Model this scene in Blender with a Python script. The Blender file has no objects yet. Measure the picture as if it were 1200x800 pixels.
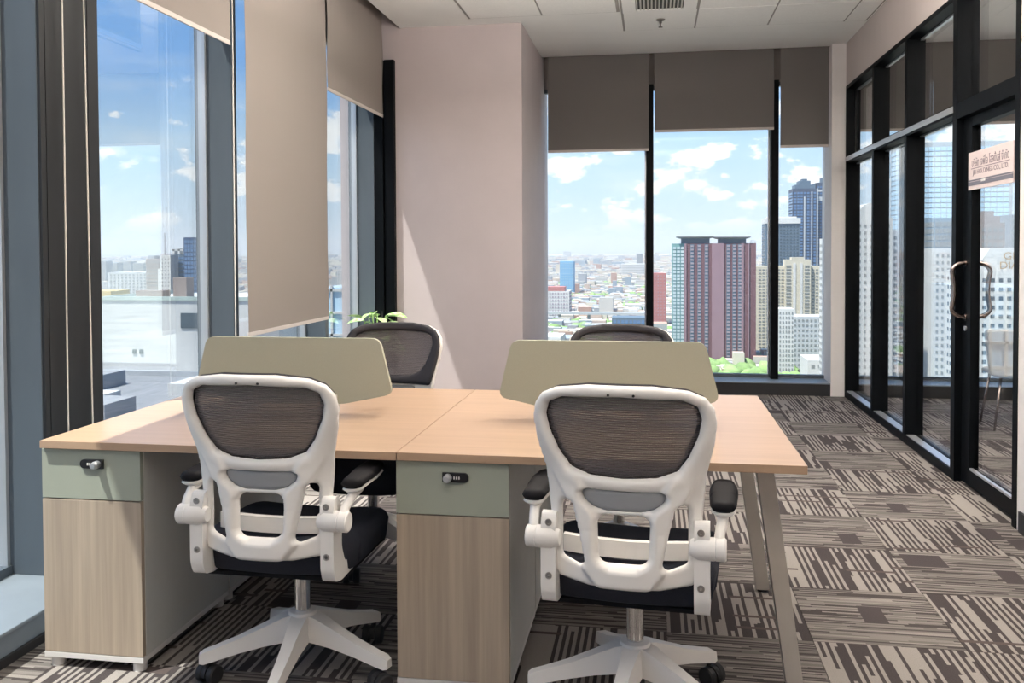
import bpy, bmesh, math, random
import numpy as np
from mathutils import Matrix, Vector

S = bpy.context.scene
COL = S.collection
random.seed(7)
rng = np.random.default_rng(11)

# ------------------------------------------------------------------ camera
cam_data = bpy.data.cameras.new('camera')
cam = bpy.data.objects.new('camera', cam_data)
COL.objects.link(cam)
cam_data.sensor_width = 36.0
cam_data.lens = 36.0 * 1028.7 / 1200.0
cam_data.shift_y = -82.24 / 1200.0
cam_data.clip_start = 0.05
cam_data.clip_end = 30000.0
_r = Vector((0.98740802, 0.15813002, -0.00450532))
_d = Vector((-0.00052896, -0.02517922, -0.99968281))
_f = Vector((-0.1581933, 0.98709721, -0.02477852))
_m = Matrix((( _r.x, -_d.x, -_f.x, 0.0), (_r.y, -_d.y, -_f.y, 0.0), (_r.z, -_d.z, -_f.z, 1.3628), (0, 0, 0, 1)))
cam.matrix_world = _m
S.camera = cam

# ------------------------------------------------------------------ exposure
S.view_settings.view_transform = 'Standard'
S.view_settings.look = 'None'
S.view_settings.exposure = 0.43
S.view_settings.gamma = 1.0
S.view_settings.use_curve_mapping = False
S.cycles.transparent_max_bounces = 32
S.cycles.max_bounces = 10
S.cycles.diffuse_bounces = 6
S.cycles.volume_bounces = 0

# ------------------------------------------------------------------ node helpers
class NT:
    def __init__(self, tree):
        self.t = tree
        self.n = tree.nodes
        self.l = tree.links
    def new(self, typ, **kw):
        nd = self.n.new(typ)
        for k, v in kw.items():
            setattr(nd, k, v)
        return nd
    def put(self, sock, v):
        if isinstance(v, bpy.types.NodeSocket):
            self.l.new(v, sock)
        elif v is not None:
            if isinstance(v, (tuple, list)) and len(v) == 3 and sock.type == 'RGBA':
                v = (*v, 1.0)
            sock.default_value = v
    def math(self, op, a, b=None, c=None, clamp=False):
        nd = self.new('ShaderNodeMath', operation=op, use_clamp=clamp)
        self.put(nd.inputs[0], a)
        if b is not None: self.put(nd.inputs[1], b)
        if c is not None: self.put(nd.inputs[2], c)
        return nd.outputs[0]
    def mix(self, fac, a, b):
        nd = self.new('ShaderNodeMix', data_type='RGBA')
        self.put(nd.inputs[0], fac)
        self.put(nd.inputs[6], a)
        self.put(nd.inputs[7], b)
        return nd.outputs[2]
    def xyz(self, v):
        nd = self.new('ShaderNodeSeparateXYZ')
        self.l.new(v, nd.inputs[0])
        return nd.outputs
    def comb(self, x, y, z):
        nd = self.new('ShaderNodeCombineXYZ')
        for i, v in enumerate((x, y, z)): self.put(nd.inputs[i], v)
        return nd.outputs[0]
    def white(self, vec):
        nd = self.new('ShaderNodeTexWhiteNoise', noise_dimensions='3D')
        self.l.new(vec, nd.inputs['Vector'])
        return nd.outputs['Value']
    def noise(self, vec, scale=5.0, detail=2.0, rough=0.5):
        nd = self.new('ShaderNodeTexNoise')
        if vec is not None: self.l.new(vec, nd.inputs['Vector'])
        nd.inputs['Scale'].default_value = scale
        nd.inputs['Detail'].default_value = detail
        nd.inputs['Roughness'].default_value = rough
        return nd.outputs['Fac']
    def ramp(self, fac, stops):
        nd = self.new('ShaderNodeValToRGB')
        cr = nd.color_ramp
        while len(cr.elements) < len(stops): cr.elements.new(0.5)
        for e, (p, c) in zip(cr.elements, stops):
            e.position = p
            e.color = (*c, 1.0)
        self.put(nd.inputs[0], fac)
        return nd.outputs[0]
    def mapr(self, v, a, b, c=0.0, d=1.0, smooth=False):
        nd = self.new('ShaderNodeMapRange')
        if smooth: nd.interpolation_type = 'SMOOTHSTEP'
        self.put(nd.inputs[0], v)
        for i, q in enumerate((a, b, c, d)): nd.inputs[i + 1].default_value = q
        return nd.outputs[0]

# ------------------------------------------------------------------ sky
W = bpy.data.worlds.new('sky')
S.world = W
W.use_nodes = True
w = NT(W.node_tree)
w.n.clear()
wo = w.new('ShaderNodeOutputWorld')
bg = w.new('ShaderNodeBackground')
tc = w.new('ShaderNodeTexCoord')
dx, dy, dz = w.xyz(tc.outputs['Generated'])
sky = w.ramp(w.math('MAXIMUM', dz, 0.0), [(0.0, (0.74, 0.85, 0.96)), (0.06, (0.62, 0.79, 0.96)), (0.12, (0.50, 0.72, 0.96)), (0.20, (0.21, 0.47, 0.93)),
                                          (0.5, (0.17, 0.41, 0.88)), (1.0, (0.12, 0.33, 0.78))])
CS = 6.3
# clouds : heaps above the horizon, flattened in height
inv = w.math('DIVIDE', 1.0, w.math('ADD', w.math('ABSOLUTE', dz), 0.22))
cv = w.comb(w.math('ADD', dx, CS), dy, w.math('MULTIPLY', dz, 2.0))
n1 = w.noise(cv, 17.0, 7.0, 0.55)
n2 = w.noise(cv, 3.1, 2.0, 0.5)
cl = w.math('ADD', w.math('MULTIPLY', n1, 0.75), w.math('MULTIPLY', n2, 0.45))
cm = w.mapr(cl, 0.605, 0.665, 0.0, 1.0, True)
band = w.math('MULTIPLY', w.mapr(dz, 0.012, 0.045, 0.0, 1.0, True), w.mapr(dz, 0.20, 0.13, 0.10, 1.0, True))
cm = w.math('MULTIPLY', cm, band)
wisp = w.mapr(w.noise(w.comb(w.math('MULTIPLY', dx, 1.2), dy, w.math('MULTIPLY', dz, 6.0)), 3.3, 5.0, 0.6), 0.5, 0.8, 0.0, 0.42, True)
sky2 = w.mix(wisp, sky, (0.90, 0.96, 1.0))
sky3 = w.mix(cm, sky2, (1.12, 1.12, 1.12))
gnd = w.mix(w.mapr(dz, -0.02, 0.0, 0.0, 1.0), (0.32, 0.36, 0.38), sky3)
w.put(bg.inputs[0], gnd)
bg.inputs[1].default_value = 0.9
w.l.new(bg.outputs[0], wo.inputs[0])

# ------------------------------------------------------------------ sun
sun_data = bpy.data.lights.new('sun', 'SUN')
sun_data.energy = 10.0
sun_data.angle = 0.012
sun_data.color = (1.0, 0.95, 0.87)
sun = bpy.data.objects.new('sun', sun_data)
COL.objects.link(sun)
sd = Vector((1.12, 1.0, -3.35)).normalized()
sun.rotation_euler = sd.to_track_quat('-Z', 'Y').to_euler()

# unseen fill lights added to brighten the office and the room next door
def fill_light(name, loc, sx, sy, e):
    d = bpy.data.lights.new(name, 'AREA')
    d.shape = 'RECTANGLE'
    d.size, d.size_y, d.energy = sx, sy, e
    d.color = (1.0, 0.93, 0.85)
    o = bpy.data.objects.new(name, d)
    COL.objects.link(o)
    o.location = loc
    return o
# added fill, no fittings : their light reaches the rooms by way of the ceiling
for i, (lx, ly, le) in enumerate(((-0.2, 0.2, 48.0), (-0.2, 2.6, 45.0), (-0.1, 4.55, 140.0), (3.4, 4.6, 130.0))):
    fill_light('ceiling_bounce_fill', (lx, ly, 2.7), 2.4, 0.9, le).rotation_euler = (math.pi, 0, 0)

# ------------------------------------------------------------------ materials
MAT = {}
def mat(name, col, rough=0.5, metal=0.0, spec=0.5, var=0.0, vscale=8.0, bump=0.0, bscale=200.0, stretch=None, sub=None):
    m = bpy.data.materials.new(name)
    m.use_nodes = True
    t = NT(m.node_tree)
    b = t.n['Principled BSDF']
    b.inputs['Roughness'].default_value = rough
    b.inputs['Metallic'].default_value = metal
    b.inputs['Specular IOR Level'].default_value = spec
    tcn = t.new('ShaderNodeTexCoord')
    vec = tcn.outputs['Object']
    if stretch:
        mp = t.new('ShaderNodeMapping')
        mp.inputs['Scale'].default_value = stretch
        t.l.new(vec, mp.inputs[0])
        vec = mp.outputs[0]
    if var > 0:
        n = t.noise(vec, vscale, 4.0, 0.6)
        lo = tuple(c * (1 - var) for c in col)
        hi = tuple(min(1, c * (1 + var)) for c in col)
        t.put(b.inputs['Base Color'], t.mix(t.mapr(n, 0.3, 0.7), lo, hi))
    else:
        b.inputs['Base Color'].default_value = (*col, 1)
    if bump > 0:
        bp = t.new('ShaderNodeBump')
        bp.inputs['Strength'].default_value = bump
        bp.inputs['Distance'].default_value = 0.002
        t.put(bp.inputs['Height'], t.noise(vec, bscale, 2.0, 0.6))
        t.l.new(bp.outputs[0], b.inputs['Normal'])
    MAT[name] = m
    return m

mat('wall_paint', (0.52, 0.455, 0.435), 0.9, var=0.03, vscale=3, bump=0.15, bscale=120)
mat('column_paint', (0.50, 0.435, 0.435), 0.9, var=0.03, vscale=3, bump=0.2, bscale=160)
mat('white_paint', (0.72, 0.69, 0.68), 0.8, var=0.02)
mat('head_panel', (0.30, 0.26, 0.24), 0.8, var=0.04)
mat('ceiling_paint', (0.84, 0.825, 0.80), 0.9, var=0.02, vscale=2)
mat('ceiling_board', (0.84, 0.825, 0.80), 0.95, var=0.03, vscale=60, bump=0.3, bscale=300)
mat('grid_grey', (0.33, 0.31, 0.29), 0.8)
mat('pier_metal', (0.085, 0.105, 0.125), 0.45, var=0.12, vscale=3, stretch=(1, 1, 0.25), spec=0.4)
mat('dark_frame', (0.020, 0.022, 0.025), 0.55, spec=0.25, var=0.15, vscale=4, stretch=(1, 1, 0.2))
mat('black_frame', (0.004, 0.005, 0.0065), 0.5, var=0.1, spec=0.08)
mat('silver_bead', (0.55, 0.57, 0.60), 0.3, 0.6)
mat('ledge_metal', (0.20, 0.235, 0.27), 0.38, var=0.08, vscale=3)
mat('ledge_dark', (0.022, 0.022, 0.025), 0.5)
mat('blind_fabric', (0.27, 0.237, 0.217), 0.95, var=0.03, vscale=300, bump=0.3, bscale=900)
mat('blind_fabric_shaded', (0.165, 0.153, 0.145), 0.95, var=0.03, vscale=300, bump=0.3, bscale=900)  # same blind fabric, with its backlit shade put into the base colour
mat('blind_rail', (0.55, 0.50, 0.47), 0.6)
mat('cord_white', (0.70, 0.66, 0.60), 0.7)
mat('chair_white', (0.85, 0.825, 0.79), 0.38, var=0.015)
mat('chair_black', (0.009, 0.0085, 0.0105), 0.65, spec=0.15)
mat('rim_grey', (0.040, 0.038, 0.044), 0.6, spec=0.3)
mat('chair_navy', (0.018, 0.021, 0.034), 0.85, var=0.2, vscale=300, bump=0.4, bscale=600)
mat('lumbar_grey', (0.30, 0.31, 0.325), 0.6)
mat('chrome', (0.78, 0.78, 0.78), 0.12, 1.0)
mat('screw_metal', (0.45, 0.43, 0.41), 0.35, 0.9)
mat('rubber', (0.02, 0.02, 0.022), 0.6)
mat('screen_green', (0.395, 0.40, 0.315), 0.9, var=0.04, vscale=500, bump=0.2, bscale=900)
mat('drawer_green', (0.37, 0.40, 0.33), 0.6, var=0.02)
mat('body_grey', (0.60, 0.60, 0.57), 0.6, var=0.03)
mat('plinth_white', (0.72, 0.70, 0.68), 0.5)
mat('leg_metal', (0.50, 0.46, 0.41), 0.45, 0.0, var=0.04)
mat('lock_black', (0.012, 0.012, 0.014), 0.35)
mat('sign_board', (0.66, 0.56, 0.55), 0.55)
mat('sign_ink', (0.20, 0.16, 0.19), 0.6)
mat('sign_band', (0.17, 0.165, 0.20), 0.5)
mat('pot_white', (0.70, 0.69, 0.67), 0.4)
mat('soil', (0.05, 0.035, 0.025), 0.95, var=0.3, vscale=80)
mat('stem_green', (0.20, 0.34, 0.10), 0.6)
mat('vent_grey', (0.56, 0.55, 0.50), 0.5)
mat('vent_dark', (0.08, 0.075, 0.07), 0.8)
mat('brass_dark', (0.16, 0.14, 0.13), 0.4, 0.7)
mat('handle_steel', (0.36, 0.30, 0.28), 0.25, 1.0)
mat('meeting_grey', (0.60, 0.59, 0.57), 0.6)

def leaf_mat():
    m = bpy.data.materials.new('leaf'); m.use_nodes = True
    t = NT(m.node_tree); b = t.n['Principled BSDF']
    tcn = t.new('ShaderNodeTexCoord')
    n = t.noise(tcn.outputs['Object'], 38.0, 3.0, 0.6)
    c = t.mix(t.mapr(n, 0.42, 0.58), (0.20, 0.42, 0.10), (0.66, 0.76, 0.42))
    t.put(b.inputs['Base Color'], c)
    b.inputs['Roughness'].default_value = 0.45
    b.inputs['Transmission Weight'].default_value = 0.0
    MAT['leaf'] = m
leaf_mat()

def wood(name, c1, c2, axis, rough=0.45):
    m = bpy.data.materials.new(name); m.use_nodes = True
    t = NT(m.node_tree); b = t.n['Principled BSDF']
    tcn = t.new('ShaderNodeTexCoord')
    oi = t.new('ShaderNodeObjectInfo')
    x, y, z = t.xyz(tcn.outputs['Object'])
    r = t.math('MULTIPLY', oi.outputs['Random'], 13.0)
    sc = {'x': (1.2, 34.0, 34.0), 'z': (34.0, 34.0, 1.0)}[axis]
    v = t.comb(t.math('MULTIPLY_ADD', x, sc[0], r), t.math('MULTIPLY', y, sc[1]), t.math('MULTIPLY', z, sc[2]))
    a = t.noise(v, 1.0, 5.0, 0.62)
    v2 = t.comb(t.math('MULTIPLY_ADD', x, sc[0] * 5, r), t.math('MULTIPLY', y, sc[1] * 5), t.math('MULTIPLY', z, sc[2] * 5))
    f = t.noise(v2, 1.0, 2.0, 0.5)
    fac = t.math('ADD', t.math('MULTIPLY', t.mapr(a, 0.3, 0.7), 0.75), t.math('MULTIPLY', f, 0.25))
    t.put(b.inputs['Base Color'], t.mix(fac, c1, c2))
    b.inputs['Roughness'].default_value = rough
    bp = t.new('ShaderNodeBump'); bp.inputs['Strength'].default_value = 0.06; bp.inputs['Distance'].default_value = 0.001
    t.put(bp.inputs['Height'], f); t.l.new(bp.outputs[0], b.inputs['Normal'])
    MAT[name] = m
wood('desk_wood', (0.42, 0.285, 0.192), (0.53, 0.37, 0.255), 'x', 0.30)
wood('door_wood', (0.33, 0.265, 0.205), (0.52, 0.43, 0.335), 'z', 0.5)

def carpet(name, bold):
    m = bpy.data.materials.new(name); m.use_nodes = True
    t = NT(m.node_tree); b = t.n['Principled BSDF']
    tcn = t.new('ShaderNodeTexCoord'); oi = t.new('ShaderNodeObjectInfo')
    x, y, z = t.xyz(tcn.outputs['Object'])
    r = t.math('MULTIPLY', oi.outputs['Random'], 97.0)
    if bold:
        across, along = x, y
        wd, ln, th = 0.0125, 3.4, 0.52
    else:
        across, along = y, x
        wd, ln, th = 0.0085, 3.6, 0.5
    row = t.math('FLOOR', t.math('MULTIPLY_ADD', across, 1 / wd, t.math('FLOOR', r)))
    jit = t.white(t.comb(row, 3.3, r))
    seg = t.math('FLOOR', t.math('MULTIPLY_ADD', along, ln, t.math('MULTIPLY', jit, 11.0)))
    v = t.white(t.comb(row, seg, r))
    if bold:
        light, dark = (0.335, 0.308, 0.283), (0.052, 0.044, 0.045)
        par = t.math('MODULO', t.math('ABSOLUTE', row), 2.0)
        c = t.mix(t.math('GREATER_THAN', t.math('MULTIPLY_ADD', par, 0.62, v), 0.83), light, dark)
        # cross bars
        row2 = t.math('FLOOR', t.math('MULTIPLY_ADD', along, 1 / 0.02, r))
        cross = t.math('GREATER_THAN', t.white(t.comb(row2, t.math('FLOOR', t.math('MULTIPLY_ADD', across, 5.0, r)), 5.0)), 0.965)
        c = t.mix(cross, c, (0.09, 0.07, 0.066))
    else:
        c = t.ramp(v, [(0.0, (0.058, 0.050, 0.049)), (0.30, (0.165, 0.151, 0.139)), (0.62, (0.24, 0.218, 0.20)), (0.85, (0.305, 0.28, 0.256))])
        t.n[-1].color_ramp.interpolation = 'CONSTANT'
        cx = t.math('FLOOR', t.math('MULTIPLY_ADD', x, 1 / 0.085, r)); cy = t.math('FLOOR', t.math('MULTIPLY_ADD', y, 1 / 0.15, r))
        blk = t.math('GREATER_THAN', t.white(t.comb(cx, cy, r)), 0.93)
        c = t.mix(blk, c, (0.062, 0.052, 0.054))
    n = t.noise(tcn.outputs['Object'], 260.0, 2.0, 0.7)
    c = t.mix(t.mapr(n, 0.3, 0.7, 0.0, 0.35), c, (0.12, 0.10, 0.095))
    t.put(b.inputs['Base Color'], c)
    b.inputs['Roughness'].default_value = 0.97
    b.inputs['Specular IOR Level'].default_value = 0.15
    bp = t.new('ShaderNodeBump'); bp.inputs['Strength'].default_value = 0.5; bp.inputs['Distance'].default_value = 0.003
    t.put(bp.inputs['Height'], n); t.l.new(bp.outputs[0], b.inputs['Normal'])
    MAT[name] = m
carpet('carpet_bold', True)
carpet('carpet_fine', False)

def glass(name, tint, refl):
    m = bpy.data.materials.new(name); m.use_nodes = True
    t = NT(m.node_tree); t.n.clear()
    o = t.new('ShaderNodeOutputMaterial')
    tr = t.new('ShaderNodeBsdfTransparent'); tr.inputs[0].default_value = (*tint, 1)
    gl = t.new('ShaderNodeBsdfGlossy'); gl.inputs['Roughness'].default_value = 0.0
    gl.inputs[0].default_value = (1, 1, 1, 1)
    fr = t.new('ShaderNodeFresnel'); fr.inputs[0].default_value = 1.45
    mx = t.new('ShaderNodeMixShader')
    t.put(mx.inputs[0], t.math('MULTIPLY', fr.outputs[0], refl))
    t.l.new(tr.outputs[0], mx.inputs[1]); t.l.new(gl.outputs[0], mx.inputs[2])
    t.l.new(mx.outputs[0], o.inputs[0])
    MAT[name] = m
glass('window_glass', (0.95, 0.975, 0.98), 0.45)
glass('partition_glass', (0.98, 0.985, 0.985), 0.25)

def net():
    m = bpy.data.materials.new('chair_net'); m.use_nodes = True
    t = NT(m.node_tree); t.n.clear()
    o = t.new('ShaderNodeOutputMaterial')
    tcn = t.new('ShaderNodeTexCoord')
    x, y, z = t.xyz(tcn.outputs['Object'])
    wv = t.math('SINE', t.math('MULTIPLY', z, 2 * math.pi / 0.0062))
    wx = t.math('SINE', t.math('MULTIPLY', x, 2 * math.pi / 0.004))
    fac = t.math('ADD', 0.77, t.math('ADD', t.math('MULTIPLY', wv, 0.15), t.math('MULTIPLY', wx, 0.06)), clamp=True)
    tr = t.new('ShaderNodeBsdfTransparent')
    df = t.new('ShaderNodeBsdfPrincipled')
    df.inputs['Base Color'].default_value = (0.120, 0.105, 0.112, 1); df.inputs['Roughness'].default_value = 0.7
    mx = t.new('ShaderNodeMixShader')
    t.put(mx.inputs[0], fac); t.l.new(tr.outputs[0], mx.inputs[1]); t.l.new(df.outputs[0], mx.inputs[2])
    t.l.new(mx.outputs[0], o.inputs[0])
    MAT['chair_net'] = m
net()

# ------------------------------------------------------------------ mesh helpers
class MB:
    def __init__(self):
        self.bm = bmesh.new()
    def box(self, x0, x1, y0, y1, z0, z1, bev=0.0):
        b = bmesh.new()
        bmesh.ops.create_cube(b, size=1.0)
        bmesh.ops.scale(b, vec=(x1 - x0, y1 - y0, z1 - z0), verts=b.verts)
        bmesh.ops.translate(b, vec=((x0 + x1) / 2, (y0 + y1) / 2, (z0 + z1) / 2), verts=b.verts)
        if bev > 0:
            bmesh.ops.bevel(b, geom=b.edges[:], offset=bev, segments=2, affect='EDGES', profile=0.6)
        self.join(b)
        return self
    def join(self, b):
        me = bpy.data.meshes.new('tmp')
        b.to_mesh(me); b.free()
        self.bm.from_mesh(me)
        bpy.data.meshes.remove(me)
    def loft(self, rings, cap=True):
        vs = [[self.bm.verts.new(p) for p in r] for r in rings]
        n = len(rings[0])
        for a, c in zip(vs[:-1], vs[1:]):
            for i in range(n):
                self.bm.faces.new((a[i], a[(i + 1) % n], c[(i + 1) % n], c[i]))
        if cap:
            self.bm.faces.new(list(reversed(vs[0])))
            self.bm.faces.new(vs[-1])
        return self
    def tube(self, pts, r, n=10, cap=True):
        pts = [Vector(p) for p in pts]
        rs = r if isinstance(r, (list, tuple)) else [r] * len(pts)
        rings = []
        up = None
        for i, p in enumerate(pts):
            d = (pts[min(i + 1, len(pts) - 1)] - pts[max(i - 1, 0)]).normalized()
            if up is None:
                up = d.orthogonal().normalized()
            else:
                up = (up - d * up.dot(d)).normalized()
            s = d.cross(up)
            rings.append([p + (up * math.cos(2 * math.pi * k / n) + s * math.sin(2 * math.pi * k / n)) * rs[i] for k in range(n)])
        return self.loft(rings, cap)
    def lathe(self, prof, c=(0, 0, 0), axis='z', n=20):
        rings = []
        for r, h in prof:
            ring = []
            for k in range(n):
                a = 2 * math.pi * k / n
                p = (r * math.cos(a), r * math.sin(a), h)
                if axis == 'x': p = (p[2], p[0], p[1])
                if axis == 'y': p = (p[1], p[2], p[0])
                ring.append((p[0] + c[0], p[1] + c[1], p[2] + c[2]))
            rings.append(ring)
        return self.loft(rings)
    def prism(self, poly, y0, y1, plane='xz'):
        def P(u, v, h):
            return (u, h, v) if plane == 'xz' else ((h, u, v) if plane == 'yz' else (u, v, h))
        return self.loft([[P(u, v, y0) for u, v in poly], [P(u, v, y1) for u, v in poly]])
    def obj(self, name, m, parent=None, smooth=False, bev=0.0, kind=None, auto=None):
        if bev > 0:
            bmesh.ops.bevel(self.bm, geom=[e for e in self.bm.edges if len(e.link_faces) == 2 and e.calc_face_angle(0) > 0.6], offset=bev, segments=2, affect='EDGES', profile=0.6)
        bmesh.ops.recalc_face_normals(self.bm, faces=self.bm.faces)
        me = bpy.data.meshes.new(name)
        self.bm.to_mesh(me); self.bm.free()
        return link(name, me, m, parent, smooth, kind, auto)

def link(name, me, m, parent=None, smooth=False, kind=None, auto=None):
    if m is not None:
        me.materials.append(MAT[m] if isinstance(m, str) else m)
    if smooth:
        me.polygons.foreach_set('use_smooth', [True] * len(me.polygons))
        if auto:
            me.set_sharp_from_angle(angle=auto)
    o = bpy.data.objects.new(name, me)
    COL.objects.link(o)
    if parent is not None:
        o.parent = parent
    if kind:
        o['kind'] = kind
    return o

def box(name, x0, x1, y0, y1, z0, z1, m, parent=None, bev=0.0, kind=None):
    """a box whose own origin lies at its base centre (local to the parent)"""
    cx, cy = (x0 + x1) / 2, (y0 + y1) / 2
    o = MB().box(x0 - cx, x1 - cx, y0 - cy, y1 - cy, 0, z1 - z0, bev).obj(name, m, parent, kind=kind)
    o.location = (cx, cy, z0)
    return o

def thing(name, label, cat, loc=(0, 0, 0), rz=0.0, group=None):
    o = bpy.data.objects.new(name, None)
    o.empty_display_size = 0.1
    COL.objects.link(o)
    o.location = loc
    o.rotation_euler = (0, 0, rz)
    o['label'] = label
    o['category'] = cat
    if group: o['group'] = group
    return o

def struct(name, loc=(0, 0, 0), label=None):
    o = bpy.data.objects.new(name, None)
    COL.objects.link(o)
    o.location = loc
    o['kind'] = 'structure'
    if label: o['label'] = label
    return o

def tree(o, parent=None):
    c = o.copy()
    COL.objects.link(c)
    c.parent = parent
    for ch in list(o.children):
        tree(ch, c)
    return c

def rounded(poly, r, n=6):
    """round the corners of a convex or concave polygon"""
    out = []
    N = len(poly)
    for i in range(N):
        p0, p, p2 = (Vector(poly[(i - 1) % N]), Vector(poly[i]), Vector(poly[(i + 1) % N]))
        a, b = (p0 - p), (p2 - p)
        t = min(r, a.length * 0.45, b.length * 0.45)
        A, B = p + a.normalized() * t, p + b.normalized() * t
        for k in range(n + 1):
            s = k / n
            out.append(tuple((1 - s) ** 2 * A + 2 * s * (1 - s) * p + s * s * B))
    return out

# signed distance fields for moulded shells
def sd_poly(P, poly):
    poly = np.array(poly, float)
    d = np.full(len(P), 1e9)
    inside = np.zeros(len(P), bool)
    for i in range(len(poly)):
        a, b = poly[i], poly[(i + 1) % len(poly)]
        e = b - a
        wv = P - a
        tt = np.clip((wv @ e) / (e @ e), 0, 1)
        d = np.minimum(d, np.linalg.norm(wv - tt[:, None] * e, axis=1))
        c = ((a[1] > P[:, 1]) != (b[1] > P[:, 1]))
        with np.errstate(divide='ignore', invalid='ignore'):
            xx = (b[0] - a[0]) * (P[:, 1] - a[1]) / (b[1] - a[1] if b[1] != a[1] else 1e-12) + a[0]
        inside ^= c & (P[:, 0] < xx)
    return np.where(inside, -d, d)

def sd_line(P, pts):
    d = np.full(len(P), 1e9)
    pts = np.array(pts, float)
    for a, b in zip(pts[:-1], pts[1:]):
        e = b - a
        wv = P - a
        tt = np.clip((wv @ e) / (e @ e), 0, 1)
        d = np.minimum(d, np.linalg.norm(wv - tt[:, None] * e, axis=1))
    return d

def shell(sdf, bounds, step, place, half):
    """pillow-edged moulded sheet: grid cut by a 2-D distance field, two skins welded along the rim.
    place(P) -> 3-D mid points and unit normals, half(P, d) -> (front, back) half thickness"""
    u0, u1, v0, v1 = bounds
    nu, nv = int(round((u1 - u0) / step)) + 1, int(round((v1 - v0) / step)) + 1
    U, V = np.meshgrid(np.linspace(u0, u1, nu), np.linspace(v0, v1, nv), indexing='ij')
    P = np.stack([U.ravel(), V.ravel()], 1)
    idx = np.arange(nu * nv).reshape(nu, nv)
    cells = np.stack([idx[:-1, :-1], idx[1:, :-1], idx[1:, 1:], idx[:-1, 1:]], -1).reshape(-1, 4)
    cc = P[cells].mean(1)
    keep = cells[sdf(cc) < 0]
    used = np.unique(keep)
    remap = -np.ones(nu * nv, int); remap[used] = np.arange(len(used))
    F = remap[keep]; P = P[used].copy()
    # rim edges
    ed = np.concatenate([F[:, [0, 1]], F[:, [1, 2]], F[:, [2, 3]], F[:, [3, 0]]])
    key = np.sort(ed, 1)
    uq, cnt = np.unique(key, axis=0, return_counts=True)
    rim_e = uq[cnt == 1]
    rim = np.zeros(len(P), bool); rim[rim_e.ravel()] = True
    nb_sum = np.zeros_like(P); nb_n = np.zeros(len(P))
    eps = 1e-4
    def project(Q, it=4):
        for _ in range(it):
            d = sdf(Q)
            gx = (sdf(Q + [eps, 0]) - sdf(Q - [eps, 0])) / (2 * eps)
            gy = (sdf(Q + [0, eps]) - sdf(Q - [0, eps])) / (2 * eps)
            g = np.stack([gx, gy], 1)
            n2 = np.maximum((g ** 2).sum(1), 0.25)
            Q = Q - g * (d / n2)[:, None]
        return Q
    P[rim] = project(P[rim])
    for _ in range(6):
        s = np.zeros_like(P); c = np.zeros(len(P))
        np.add.at(s, rim_e[:, 0], P[rim_e[:, 1]]); np.add.at(c, rim_e[:, 0], 1)
        np.add.at(s, rim_e[:, 1], P[rim_e[:, 0]]); np.add.at(c, rim_e[:, 1], 1)
        Q = P.copy()
        Q[rim] = 0.5 * P[rim] + 0.5 * s[rim] / c[rim][:, None]
        Q[rim] = project(Q[rim], 2)
        P = Q
    # relax the inside a little
    for _ in range(3):
        s = np.zeros_like(P); c = np.zeros(len(P))
        np.add.at(s, uq[:, 0], P[uq[:, 1]]); np.add.at(c, uq[:, 0], 1)
        np.add.at(s, uq[:, 1], P[uq[:, 0]]); np.add.at(c, uq[:, 1], 1)
        av = s / c[:, None]
        P[~rim] = 0.5 * P[~rim] + 0.5 * av[~rim]
    d = np.minimum(sdf(P), 0); d[rim] = 0
    C3, N3 = place(P)
    hf, hb = half(P, -d)
    hf[rim] = 0; hb[rim] = 0
    A = C3 + N3 * hf[:, None]; B = C3 - N3 * hb[:, None]
    n = len(P)
    bid = np.where(rim, np.arange(n), 0)
    inner = np.where(~rim)[0]
    bid[inner] = n + np.arange(len(inner))
    verts = np.concatenate([A, B[inner]])
    faces = [tuple(f) for f in F] + [tuple(bid[f[::-1]]) for f in F]
    me = bpy.data.meshes.new('shell')
    me.from_pydata(verts.tolist(), [], faces)
    me.validate()
    return me

def edge_round(d, h, wdt):
    q = np.clip(d / wdt, 0, 1)
    return h * np.sqrt(np.maximum(1 - (1 - q) ** 2, 0))

# ------------------------------------------------------------------ room measures
ZC = 3.22          # ceiling
XR = 1.738         # room face of the glazed partition
XL = -2.09         # ledge front / edge of the ceiling
XG = -2.47         # left glass
YB = 8.49          # back edge of the ceiling
YG = 8.74          # back glass
YC = 7.165         # column front
YF = -2.0          # wall behind the viewpoint
XN = 5.2           # far wall of the room next door
ZH = 2.95          # window head
ZD = 0.12          # ledge height

# ------------------------------------------------------------------ structure: floor with its tiles
fl = MB().box(XG, XN, YF, 8.9, -0.15, -0.006).obj('floor', 'carpet_fine', kind='structure')
tile_me = MB().box(-0.249, 0.249, -0.249, 0.249, -0.006, 0.0).obj('carpet_tile', None)
tb = tile_me.data
bpy.data.objects.remove(tile_me)
tbold = tb.copy(); tbold.materials.append(MAT['carpet_bold'])
tfine = tb.copy(); tfine.materials.append(MAT['carpet_fine'])
x0t, y0t = 0.05, 0.14
for i in range(-5, 9):
    for j in range(3, 18):
        cx, cy = x0t + 0.5 * i + 0.25, y0t + 0.5 * j + 0.25
        if cy > 8.7 or (cx > XR + 0.1 and cy < 3.9): continue
        bold = (i + j) % 2 == 0
        if random.random() < 0.12: bold = not bold
        o = bpy.data.objects.new('carpet_tile', tbold if bold else tfine)
        COL.objects.link(o)
        o.parent = fl
        o.location = (cx, cy, 0.0)
        o.rotation_euler = (0, 0, random.choice((0, math.pi)))

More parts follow.
